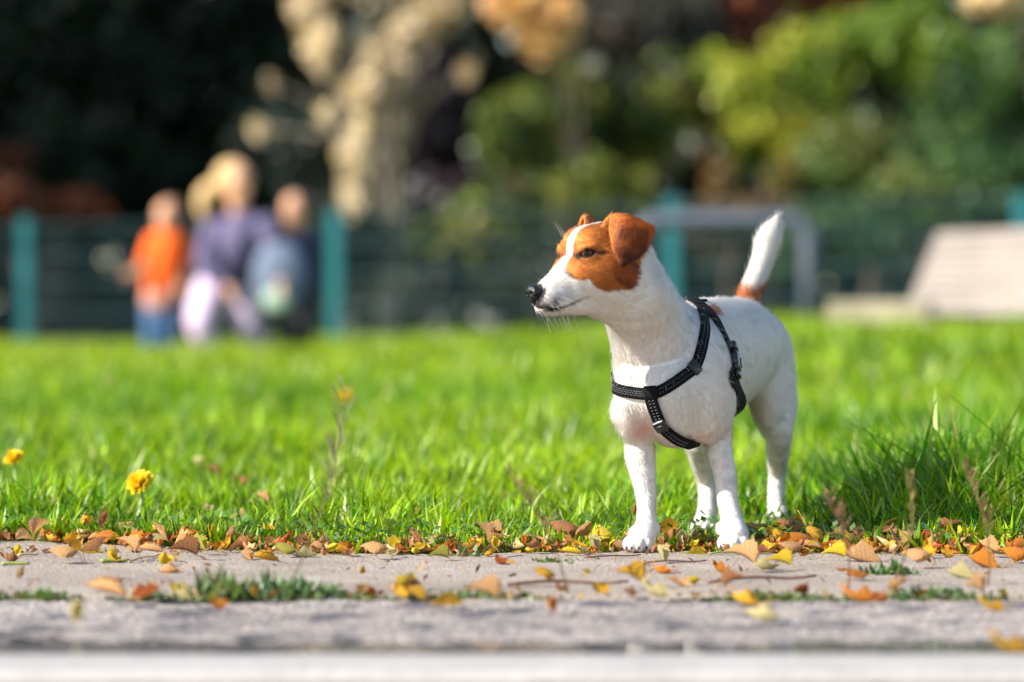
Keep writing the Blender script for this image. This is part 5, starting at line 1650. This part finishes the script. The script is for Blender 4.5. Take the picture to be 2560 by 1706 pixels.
for k in range(3):
    mb = MB(); z0 = W(0, 812 - 19 * k, 17.4)[2]
    p, q = W(2072 + 6 * k, 812 - 19 * k, 17.5), W(2330, 806 - 19 * k, 17.3)
    c = (p + q) / 2; ang = math.atan2(q[1] - p[1], q[0] - p[0])
    mb.box(c + [0, .05, .016], (np.linalg.norm(q - p), .12, .031), np.array(Matrix.Rotation(ang, 3, 'Z')), .004)
    mb.build('foot_board', m_wood2, lg, False, lg0)
for px in (2345, 2600, 2840):
    p = W(px, 800, 17.9); g = float(gz(p[0], p[1]))
    mb = MB(); mb.box((p[0], p[1] + .1, (p[2] + g) / 2), (.05, .06, p[2] - g + .12)); mb.build('leg', m_iron, lg, False, lg0)
    mb = MB(); mb.tube([(p[0], p[1] + .35, g - .02), (p[0], p[1] + .42, W(0, 590, 18.2)[2])], .022, 8); mb.build('back_strut', m_iron, lg, True, lg0)

# ------------------------------------------------------------------ people by the fence
m_skin = simple_mat('skin', (.62, .32, .18), .55, .06, 8)
PD = 23.3
def pw(px, py, dd=0.0): return W(px, py + 12, PD + dd)
def hand(f, p, dirv, side, s=1.0):
    dirv = np.array(dirv, float); dirv /= np.linalg.norm(dirv); side = np.array(side, float)
    f.ell(p + dirv * .035 * s, (.038 * s, .030 * s, .032 * s), None, .012)
    for i, (o, l) in enumerate(((-.026, .052), (-.009, .062), (.009, .058), (.026, .044))):
        a = p + dirv * .06 * s + side * o * s; bnd = np.array([0, 0, -.25])
        f.cone(a, .0085 * s, a + (dirv + bnd * .5) * l * .6 * s, .008 * s, .004); f.cone(a + (dirv + bnd * .5) * l * .6 * s, .008 * s, a + (dirv * .8 + bnd) * l * s, .0065 * s, .004)
    f.cone(p + dirv * .02 * s - side * .028 * s, .010 * s, p + dirv * .055 * s - side * .058 * s, .0075 * s, .006)
def head(f, p, R_, face, k=.02):
    """a head with brow, nose, chin and ears, looking along face"""
    face = np.array(face, float); face /= np.linalg.norm(face); l = np.cross([0, 0, 1], face)
    M = np.array([face, l, np.cross(face, l)])
    f.ell(p + HU * .012, (R_ * .92, R_ * .78, R_), M, .01)
    f.ell(p + face * R_ * .35 - HU * R_ * .55, (R_ * .52, R_ * .50, R_ * .55), M, .03)
    f.cone(p + face * R_ * .88 - HU * R_ * .02, .008, p + face * R_ * 1.05 - HU * R_ * .28, .013, .012)
    f.ell(p + face * R_ * .80 - HU * R_ * .58, (R_ * .18, R_ * .26, R_ * .06), M, .01)
    for s_ in (1, -1):
        f.ell(p + l * s_ * R_ * .80 - HU * R_ * .08, (R_ * .16, R_ * .07, R_ * .24), M, .008)
        f.ell(p + face * R_ * .92 + l * s_ * R_ * .34 + HU * R_ * .10, (R_ * .10, R_ * .13, R_ * .08), M, .006, True)
    return l
def sdf_obj(name, build, lo, hi, mat, parent, off, h=.011, it=2):
    f = Field(lo, hi, h); build(f); V, Q = f.mesh(); V = relax(V, Q, it)
    return link(name, fast_mesh(name, V - off, [Q]), mat, parent)
def eyes(p, R_, face, parent, off):
    face = np.array(face, float); face /= np.linalg.norm(face); l = np.cross([0, 0, 1], face)
    for s_ in (1, -1):
        f = Field(p - .2, p + .2, .006); f.ell(p + face * R_ * .86 + l * s_ * R_ * .34 + HU * R_ * .10, (R_ * .11,) * 3, None, 0)
        V, Q = f.mesh(); link('eye', fast_mesh('eye', V - off, [Q]), M_PEYE, parent)
M_PEYE = simple_mat('person_eye', (.05, .04, .035), .2, .1, 10)

def person(px, by, dd, label, spec):
    c = pw(px, by, dd); c[2] = float(gz(c[0], c[1]))
    root = empty('person', c, label, 'person')
    lo, hi = c + [-.75, -.55, -.05], c + [.75, .55, 1.6]
    for nm, mat, build in spec(c): sdf_obj(nm, build, lo, hi, mat, root, c)
    return root, c

fab = lambda n, c, v=.10: simple_mat(n, c, .85, v, 9, .15)
m_hair_b = fab('blonde_hair', (.56, .38, .17), .2); m_hair_d = fab('dark_hair', (.030, .020, .015)); m_hair_br = fab('brown_hair', (.12, .065, .035))
# the older girl, bending forward in mid-step
def girl(c):
    hd_p = pw(590, 446, .02); fc = (.55, -.83, -.15)
    sh_l, sh_r = pw(532, 560, .05), pw(668, 552, -.04); hipp = pw(556, 700, .12); chest = pw(604, 590, .03)
    kl, fl = pw(500, 790, -.10), pw(522, 878, -.02); kr, frr = pw(620, 800, .08), pw(652, 872, .16)
    el_l, ha_l = pw(512, 648, -.08), pw(566, 706, -.16); el_r, ha_r = pw(690, 640, -.12), pw(700, 690, -.22)
    def body_(f):
        head(f, hd_p, .112, fc); f.cone(hd_p - HU * .08, .052, chest + HU * .10, .058, .02)
        f.chain([(chest, .125), (pw(580, 645, .08), .115), (hipp, .125)], .03)
        f.chain([(sh_l, .055), (el_l, .042), (ha_l, .030)], .02); f.chain([(sh_r, .055), (el_r, .042), (ha_r, .030)], .02)
        f.chain([(hipp + [-.06, -.03, -.02], .095), (kl, .062), (fl, .042)], .02); f.chain([(hipp + [.07, .03, -.02], .095), (kr, .062), (frr, .042)], .02)
        f.cone(fl, .04, fl + [-.06, -.10, -.03], .035, .02); f.cone(frr, .04, frr + [.02, -.10, -.03], .035, .02)
        hand(f, ha_l, ha_l - el_l, (0, .6, .8)); hand(f, ha_r, ha_r - el_r, (0, .6, .8))
    def top_(f):
        f.chain([(chest + HU * .06, .130), (chest, .146), (pw(580, 645, .08), .136), (hipp + HU * .03, .140)], .03)
        f.chain([(sh_l, .070), (el_l, .056), (ha_l + (el_l - ha_l) * .15, .044)], .02); f.chain([(sh_r, .070), (el_r, .056), (ha_r + (el_r - ha_r) * .15, .044)], .02)
    def trou(f):
        f.ell(hipp - HU * .02, (.145, .135, .11), None, .02)
        f.chain([(hipp + [-.06, -.03, -.03], .108), (kl, .084), (fl + HU * .05, .062)], .02); f.chain([(hipp + [.07, .03, -.03], .108), (kr, .082), (frr + HU * .05, .062)], .02)
    def hair_(f):
        f.ell(hd_p + np.array([-.022, .028, .030]), (.112, .112, .112), None, .01); f.ell(hd_p + np.array([.055, -.095, -.02]), (.095, .085, .115), None, .02, True)
        f.chain([(hd_p + [-.10, .07, .0], .040), (pw(520, 470, .08), .058), (pw(510, 500, .09), .052), (pw(512, 535, .09), .028)], .02)
    def shoe(f, p, v): f.cone(p + [0, 0, -.02], .048, p + np.array(v), .040, .02)
    return [('body', m_skin, body_), ('top', fab('lavender_top', (.10, .085, .165)), top_), ('trousers', fab('shade_lilac_trousers', (.68, .52, .70)), trou), ('hair', m_hair_b, hair_),  # lilac of the shaded leg put into the colour of both trouser legs
            ('shoe', fab('white_shoe', (.6, .6, .6)), lambda f: shoe(f, fl, (-.06, -.11, -.045))), ('shoe', fab('white_shoe', (.6, .6, .6)), lambda f: shoe(f, frr, (.02, -.11, -.045)))]
r_, c_ = person(590, 884, 0, 'person with blonde ponytail in lavender top and pale pink trousers bending forward', girl)
eyes(pw(590, 446, .02), .112, (.55, -.83, -.15), r_, c_)
# small child in orange
KD = .55
def kid1(c):
    pw = lambda px, py, dd=0.0: W(px, py + 12, PD + dd + KD)
    hd_p = pw(420, 532, -.15); fc = (-.35, -.93, -.05)
    ch = pw(420, 615, -.15); hp = pw(404, 715, -.13)
    def body_(f):
        head(f, hd_p, .096, fc); f.cone(hd_p - HU * .07, .045, ch + HU * .08, .05, .02)
        f.chain([(ch, .095), (hp, .098)], .03)
        f.chain([(pw(386, 592, -.18), .042), (pw(362, 650, -.22), .033), (pw(338, 672, -.28), .026)], .02); f.chain([(pw(456, 592, -.10), .042), (pw(466, 650, -.14), .033), (pw(452, 700, -.2), .026)], .02)
        hand(f, pw(338, 672, -.28), (-1, -.5, 0), (0, .3, .9), .8); hand(f, pw(452, 700, -.2), (-.2, -.3, -1), (.9, .3, 0), .8)
        for dx, s_ in ((-18, -.1), (22, 0)):
            f.chain([(hp + [dx / 384., 0, -.03], .065), (pw(400 + dx, 800, -.16), .046), (pw(398 + dx * 1.1, 872, -.13), .036)], .02); f.cone(pw(398 + dx * 1.1, 876, -.13), .034, pw(394 + dx * 1.1, 882, -.24), .03, .01)
    def top_(f):
        f.chain([(ch + HU * .05, .098), (ch, .110), (hp + HU * .0, .112)], .03)
        f.chain([(pw(386, 592, -.18), .056), (pw(366, 640, -.21), .048)], .02); f.chain([(pw(456, 592, -.10), .056), (pw(464, 640, -.13), .048)], .02)
    def sk(f): f.chain([(hp - HU * .01, .112), (pw(402, 738, -.14), .114)], .02)
    def jn(f):
        for dx in (-18, 22): f.chain([(pw(402 + dx, 745, -.14), .072), (pw(400 + dx, 800, -.16), .060), (pw(398 + dx * 1.1, 864, -.13), .050)], .015)
    def hr(f): f.ell(hd_p + [.02, .03, .026], (.094, .096, .092), None, .01); f.ell(hd_p + [-.035, -.09, -.03], (.085, .08, .10), None, .02, True)
    shs = [('shoe', fab('teal_shoe', (.05, .25, .28)), lambda f, dx=dx: f.cone(pw(398 + dx * 1.1, 872, -.13), .046, pw(394 + dx * 1.1, 880, -.25), .038, .01)) for dx in (-18, 22)]
    return [('body', m_skin, body_), ('shirt', fab('orange_shirt', (.95, .13, .004), .04), top_), ('shorts', fab('salmon_shorts', (.50, .24, .17)), sk), ('jeans', fab('blue_jeans', (.05, .12, .26)), jn), ('hair', m_hair_br, hr)] + shs
r_, c_ = person(408, 884, -.15 + KD, 'small person in a bright orange shirt with one arm out, nearest the left post', kid1)
eyes(pw(420, 532, -.15 + KD), .096, (-.35, -.93, -.05), r_, c_)
# child in navy at the right
def kid2(c):
    hd_p = pw(738, 518, .10); fc = (-.75, -.65, -.1)
    ch = pw(742, 625, .10); hp = pw(735, 730, .14)
    def body_(f):
        head(f, hd_p, .100, fc); f.cone(hd_p - HU * .07, .045, ch + HU * .08, .05, .02)
        f.chain([(ch, .11), (hp, .105)], .03)
        f.chain([(pw(692, 600, .05), .046), (pw(672, 660, -.02), .036), (pw(682, 715, -.10), .028)], .02); f.chain([(pw(786, 600, .16), .046), (pw(794, 670, .16), .036), (pw(770, 720, .10), .028)], .02)
        hand(f, pw(682, 715, -.10), (.3, -.5, -.6), (.6, .3, .3), .85); hand(f, pw(770, 720, .10), (-.4, -.5, -.5), (.6, .3, .3), .85)
        for dx in (-20, 24):
            f.chain([(hp + [dx / 384., 0, -.03], .07), (pw(735 + dx, 800, .08), .05), (pw(735 + dx, 870, .14), .038)], .02); f.cone(pw(735 + dx, 874, .14), .035, pw(732 + dx, 880, .03), .03, .01)
    def jk(f):
        f.chain([(ch + HU * .05, .112), (ch, .128), (hp, .122)], .03)
        f.chain([(pw(692, 600, .05), .062), (pw(672, 660, -.02), .052), (pw(680, 708, -.09), .042)], .02); f.chain([(pw(786, 600, .16), .062), (pw(794, 670, .16), .052), (pw(772, 712, .11), .042)], .02)
    def tr_(f):
        for dx in (-20, 24): f.chain([(pw(735 + dx, 735, .14), .09), (pw(735 + dx, 800, .08), .066), (pw(735 + dx, 864, .14), .052)], .02)
    def hr(f): f.ell(hd_p + [.035, .03, .030], (.098, .098, .096), None, .01); f.ell(hd_p + [-.055, -.075, -.03], (.09, .085, .105), None, .02, True)
    shs = [('shoe', fab('dark_shoe', (.02, .02, .025)), lambda f, dx=dx: f.cone(pw(735 + dx, 870, .14), .046, pw(732 + dx, 878, .02), .038, .01)) for dx in (-20, 24)]
    return [('body', m_skin, body_), ('jacket', fab('navy_jacket', (.012, .016, .05)), jk), ('trousers', fab('black_trousers', (.012, .012, .018)), tr_), ('hair', m_hair_d, hr)] + shs
r_, c_ = person(735, 884, .10, 'person in a navy jacket with dark hair beside the middle fence post', kid2)
eyes(pw(738, 518, .10), .100, (-.75, -.65, -.1), r_, c_)
# the rucksack held between them
bc = pw(700, 685, -.16)
bagr = empty('rucksack', (bc[0], bc[1], bc[2] - .2), 'grey blue rucksack with a round pale green pocket held before the navy jacket', 'bag')
bo = np.array(bagr.location)
sdf_obj('bag_body', lambda f: (f.ell(bc + HU * .02, (.165, .095, .215), None, .02), f.ell(bc - HU * .08, (.128, .09, .13), None, .03)), bc - .4, bc + .4, fab('grey_blue_cloth', (.12, .155, .23)), bagr, bo)
sdf_obj('pocket', lambda f: f.ell(bc + [-.02, -.085, -.135], (.085, .035, .075), None, .02), bc - .4, bc + .4, fab('pale_green_cloth', (.33, .46, .34)), bagr, bo)
sdf_obj('shoulder_strap', lambda f: f.chain([(bc + [-.05, -.02, .20], .016), (bc + [-.02, -.03, .27], .016), (bc + [.05, -.01, .20], .016)], .01), bc - .4, bc + .4, fab('dark_strap', (.02, .02, .03)), bagr, bo)

# ------------------------------------------------------------------ trees and shrubs beyond the fence
tr = np.random.default_rng(9)
M_FOL = foliage_mat('tree_leaves', 'tint', .30, .45, .35, (1.3, 1.25, .6))
m_bark = simple_mat('bark', (.10, .075, .055), .9, .3, 8, .5)
m_bark_pale = simple_mat('pale_bark', (.40, .34, .27), .85, .3, 6, .5)
def lobe(px, py, d, rx, ry, rd=None):
    s_ = d / FPX
    return (W(px, py, d), np.array([rx * s_, (rd if rd else rx * s_ * .8), ry * s_]))
def leaf_cloud(name, lobes, n, size, cols, parent, off, mat=None, clump=3.0, shell=.45, droop=0.0, dens=None, split=True):
    n = int(n * 1.25)
    vol = np.array([np.prod(r) ** .8 for c, r in lobes]); vol /= vol.sum()
    if dens is not None: vol = np.array(dens) / np.sum(dens)
    i = tr.choice(len(lobes), n, p=vol)
    D = tr.normal(0, 1, (n, 3)); D /= np.linalg.norm(D, axis=1)[:, None]
    rr = (shell + (1 - shell) * tr.random(n)) ** .7
    C = np.array([l[0] for l in lobes])[i]; R_ = np.array([l[1] for l in lobes])[i]
    ns = 14; so = tr.normal(0, 1, (len(lobes), ns, 3)); so = so / np.linalg.norm(so, axis=2)[:, :, None] * tr.uniform(.25, .98, (len(lobes), ns, 1))
    sr = tr.uniform(.25, .58, (len(lobes), ns)); j = tr.integers(0, ns, n)
    if split:
        m_ = (tr.random(n) < .36)[:, None]
        C = np.where(m_, C + so[i, j] * R_, C); R_ = np.where(m_, R_ * sr[i, j][:, None], R_ * tr.uniform(.3, 1.1, (n, 1)))
    wob = 1 + .45 * (vnoise(C + D * R_, 1.6) - .5) * 2
    P = C + D * R_ * (rr * wob)[:, None]
    # gaps between twigs
    keep = vnoise(P, clump) + .35 * vnoise(P + 40, clump * 2.7) > .50
    P = P[keep]; D = D[keep]; n = len(P)
    g = P[:, 2] > float(0) - .05
    P = P[g]; D = D[g]; n = len(P)
    N = D + tr.normal(0, .75, (n, 3)); N /= np.linalg.norm(N, axis=1)[:, None]
    A = np.cross(N, tr.normal(0, 1, (n, 3))); A /= np.linalg.norm(A, axis=1)[:, None]
    A = A + np.array([0, 0, -droop]); A /= np.linalg.norm(A, axis=1)[:, None]
    B = np.cross(N, A)
    L = size * tr.uniform(.55, 1.3, n)
    V = np.stack([P - A * (L * .5)[:, None], P + B * (L * .30)[:, None] + N * (L * .05)[:, None], P + A * (L * .5)[:, None], P - B * (L * .30)[:, None] + N * (L * .05)[:, None]], 1).reshape(-1, 3)
    o = np.arange(n)[:, None] * 4
    w = np.clip(.5 + 1.5 * (vnoise(P + 13, 2.3) - .5) + tr.normal(0, .26, n), 0, .999)
    cols = np.array(cols, float); x = w * (len(cols) - 1); k = x.astype(int); f = (x - k)[:, None]
    Cc = cols[k] * (1 - f) + cols[np.minimum(k + 1, len(cols) - 1)] * f
    Cc = Cc * tr.uniform(.75, 1.25, (n, 1))
    me = fast_mesh(name, V - off, [o + np.array([0, 1, 2, 3])])
    col_attr(me, 'tint', np.repeat(Cc, 4, axis=0))
    return link(name, me, mat or M_FOL, parent)
def tree(name, lobes, n, size, cols, label, cat, base, trunk_r, trunk_h, bark=None, group=None, **kw):
    b = np.array([base[0], base[1], float(gz(base[0], base[1])) - .05])
    root = empty(name, b, label, cat, group)
    mb = MB()
    P = [np.array([0, 0, 0]) + np.array([.06 * trunk_h * math.sin(2.2 * s_), .03 * trunk_h * math.sin(3 * s_), trunk_h * s_]) for s_ in np.linspace(0, 1, 8)]
    mb.tube(P, np.linspace(trunk_r, trunk_r * .45, 8), 9)
    for (c, r) in lobes:
        s_ = tr.uniform(.35, .8); p0 = P[int(s_ * 7)]; q = c - b
        md = (p0 + q) / 2 + np.array([0, 0, .12 * np.linalg.norm(q - p0)])
        mb.tube([p0, p0 * .6 + md * .4, md, md * .4 + q * .6, q], np.array([.42, .34, .26, .18, .08]) * trunk_r, 6)
    mb.build('trunk', bark or m_bark, root, True)
    leaf_cloud('crown', lobes, n, size, cols, root, b, **kw)
    return root
DK = [(.006, .014, .006), (.010, .022, .008), (.018, .030, .010)]
tree('evergreen_tree', [lobe(60, 40, 37, 260, 330), lobe(-120, 300, 37, 200, 300), lobe(140, 420, 36.5, 220, 160), lobe(60, -420, 38, 330, 300)], 21000, .15, DK, 'dark evergreen tree filling the upper left corner', 'tree', (-4.6, 38), .20, 4.0)
tree('evergreen_tree', [lobe(330, 120, 38, 230, 330), lobe(330, 480, 37.5, 220, 190), lobe(400, -400, 39, 300, 320)], 19000, .15, DK, 'dark evergreen tree right of the corner one, above the orange shirt', 'tree', (-3.4, 39), .20, 4.2)
tree('evergreen_tree', [lobe(590, 60, 38.5, 190, 320), lobe(600, 430, 38, 200, 210), lobe(640, -380, 39.5, 260, 320)], 18000, .15, DK, 'dark evergreen tree above the blonde ponytail', 'tree', (-2.6, 40), .18, 4.2)
tree('rust_shrub', [lobe(20, 500, 34, 110, 60), lobe(170, 520, 34.5, 100, 50), lobe(-160, 470, 34, 120, 90), lobe(20, 400, 35.5, 70, 40)], 5200, .085, [(.10, .030, .010), (.22, .07, .018), (.16, .055, .03)], 'low rust brown shrub under the evergreens at the left', 'shrub', (-4.3, 34.5), .05, .7, clump=5.0)
tree('grey_green_shrub', [lobe(760, 420, 35, 110, 130), lobe(660, 330, 36, 90, 120), lobe(860, 600, 34, 130, 120)], 5600, .10, [(.016, .030, .022), (.03, .05, .035), (.05, .07, .05)], 'dark grey green shrub behind the navy jacket', 'shrub', (-2.0, 35.2), .06, 1.1, clump=5.0)
CR = [(.46, .37, .27), (.74, .62, .46), (.84, .74, .58)]
tree('seed_head_tree', [lobe(795, 100, 33.6, 48, 90, .25), lobe(770, 10, 33.6, 55, 60, .25), lobe(925, 225, 33.4, 55, 100, .25), lobe(945, 130, 33.8, 60, 70, .25), lobe(1035, 70, 33.6, 60, 70, .25), lobe(1120, 20, 33.6, 80, 55, .3), lobe(890, 400, 33.4, 48, 100, .22), lobe(880, 490, 33.4, 32, 52, .2), lobe(1165, 180, 33.6, 28, 34, .15), lobe(990, 190, 33.6, 45, 70, .2), lobe(645, 320, 33.8, 28, 30, .12), lobe(675, 205, 33.8, 22, 25, .12), lobe(820, 285, 33.8, 26, 40, .12), lobe(1000, -120, 33.6, 260, 110, .4)],
     13000, .10, CR, 'pale tree hung with cream seed heads above the middle fence post', 'tree', (-1.15, 34.3), .10, 2.6, m_bark_pale, clump=6.5, shell=.1, droop=.8, dens=[5, 3.6, 6, 4, 5, 6, 5.5, 2.2, 1.3, 2.6,     .16, .07, .18, 9])
tree('gap_shade_shrub', [lobe(1070, 330, 37.5, 130, 190), lobe(1130, 520, 36.5, 130, 120), lobe(960, 500, 37.5, 130, 150)], 9000, .13, [(.010, .007, .012), (.020, .012, .020), (.035, .018, .02)], 'added dark shrub for the shaded gap right of the cream seed heads', 'shrub', (-.9, 38), .10, 1.6)  # dark leaves put here for the shaded gap beside the pale tree
BZ = [(.030, .050, .018), (.10, .15, .024), (.15, .20, .026), (.27, .24, .035)]
BY = [(.10, .17, .016), (.27, .33, .020), (.37, .34, .028)]
BG = [(.025, .070, .024), (.055, .12, .032), (.11, .19, .045)]
RU = [(.09, .055, .02), (.20, .095, .025), (.10, .12, .03)]
tree('golden_tree', [lobe(1375, 60, 32.2, 70, 80, .5), lobe(1290, 0, 32.2, 70, 55, .5), lobe(1400, -170, 32.8, 180, 120)], 6500, .13, [(.46, .25, .09), (.74, .46, .20), (.82, .60, .32)], 'golden tan tree showing above the green shrub left of centre', 'tree', (.42, 32.9), .045, 3.0, clump=5.0)
tree('bare_grey_tree', [lobe(1560, 60, 40, 130, 150), lobe(1730, 20, 40.5, 110, 130), lobe(1640, -220, 41, 240, 160)], 8500, .12, [(.035, .042, .035), (.06, .065, .05), (.10, .07, .06)], 'dull grey green tree at the top behind the dog ears', 'tree', (1.3, 41), .14, 3.0)
tree('copper_tree', [lobe(1900, 20, 41, 130, 110), lobe(2060, -10, 41.5, 100, 80), lobe(1960, -230, 42, 260, 160)], 8500, .13, [(.040, .018, .014), (.14, .045, .022), (.36, .08, .025)], 'dark red copper leaved tree at the top right of centre', 'tree', (2.7, 42), .16, 3.0)
tree('cream_tree', [lobe(2480, -5, 31.6, 90, 42, .5), lobe(2520, -150, 32.2, 200, 120)], 4200, .13, [(.60, .44, .20), (.82, .66, .40)], 'pale cream tree top at the upper right corner', 'tree', (4.4, 32.4), .12, 3.2)
tree('green_shrub', [lobe(1290, 330, 33.5, 130, 150), lobe(1400, 250, 34, 120, 120), lobe(1240, 560, 32, 170, 130)], 8200, .095, BZ, 'mid green shrub above the dog nose', 'shrub', (.2, 34.2), .06, 1.4, clump=4.5)
tree('green_shrub', [lobe(1580, 330, 34.5, 130, 140), lobe(1700, 250, 35, 110, 110), lobe(1500, 480, 33, 140, 120)], 8200, .095, BZ + [(.10, .07, .03)], 'olive green shrub right behind the dog ears', 'shrub', (1.0, 35), .06, 1.5, clump=4.5)
tree('rust_shrub', [lobe(1780, 360, 32.4, 34, 55), lobe(1800, 460, 32.2, 50, 90), lobe(1960, 440, 32.2, 60, 60), lobe(1300, 490, 32, 60, 50), lobe(1860, 560, 31.5, 150, 70)], 3600, .085, RU, 'low rusty shrub right of the barrier top', 'shrub', (1.8, 32.4), .05, 1.1, clump=5.5)
tree('yellow_green_shrub', [lobe(1880, 230, 34.5, 120, 120), lobe(2020, 190, 34.2, 120, 130), lobe(1960, 350, 33.4, 140, 120), lobe(1800, 200, 35.5, 90, 100)], 9500, .10, BY, 'bright yellow green shrub above the dog tail', 'shrub', (2.3, 34.6), .07, 1.7, clump=4.2)
tree('yellow_green_shrub', [lobe(2230, 90, 35, 150, 110), lobe(2330, 130, 34.6, 120, 120), lobe(2120, 120, 35.4, 110, 110)], 8500, .10, [(.05, .12, .012), (.12, .20, .016), (.22, .27, .03)], 'vivid green shrub near the upper right corner', 'shrub', (3.4, 35.6), .07, 2.0, clump=4.2)
tree('deep_green_shrub', [lobe(2420, 300, 34, 170, 170), lobe(2560, 180, 34.5, 150, 170), lobe(2500, 480, 32.5, 190, 120)], 9500, .10, BG, 'deep green shrub at the right border', 'shrub', (4.2, 34.4), .07, 1.6, clump=4.0)
tree('deep_green_shrub', [lobe(2130, 430, 32.6, 170, 130), lobe(2270, 520, 31.8, 150, 110), lobe(2060, 600, 31, 180, 100)], 9500, .09, BG + [(.14, .15, .03)], 'deep green shrub between the tail and the lounger', 'shrub', (3.0, 32.6), .06, 1.2, clump=4.2)
# tall tree added out of the frame to keep the evergreens in shade
tree('added_shade_tree', [(np.array([-14.5, 32.5, 7.0]), np.array([2.6, 5.5, 5.2])), (np.array([-13.6, 36.5, 5.5]), np.array([2.4, 4.0, 4.5])), (np.array([-12.6, 33.5, 3.8]), np.array([2.0, 4.5, 3.4]))], 30000, .34, BG, 'unseen tree added left of the lawn to shade the evergreens', 'tree', (-14.5, 33.5), .4, 7.0, shell=.1, clump=1.6)
# far wood closing the view
n = 46000
P = np.stack([tr.uniform(-17, 17, n), 47 + tr.uniform(-2, 3, n), tr.uniform(-.3, 10.5, n)], 1)
P[:, 1] += 1.6 * vnoise(P, .5) * 2
N = tr.normal(0, .6, (n, 3)) + np.array([-.3, -1, .3]); N /= np.linalg.norm(N, axis=1)[:, None]
A = np.cross(N, tr.normal(0, 1, (n, 3))); A /= np.linalg.norm(A, axis=1)[:, None]; B = np.cross(N, A); L = tr.uniform(.2, .45, n)[:, None]
V = np.stack([P - A * L * .6, P + B * L * .45, P + A * L * .6, P - B * L * .45], 1).reshape(-1, 3)
me = fast_mesh('far_wood', V, [np.arange(n)[:, None] * 4 + np.array([0, 1, 2, 3])])
w = vnoise(P, .35)[:, None]
col_attr(me, 'tint', np.repeat((np.array([.012, .022, .012]) * (1 - w) + np.array([.035, .045, .022]) * w) * tr.uniform(.7, 1.3, (n, 1)), 4, axis=0))
tag(link('far_wood', me, M_FOL), 'dark wood closing the view behind the shrubs', 'wood', None, 'stuff')
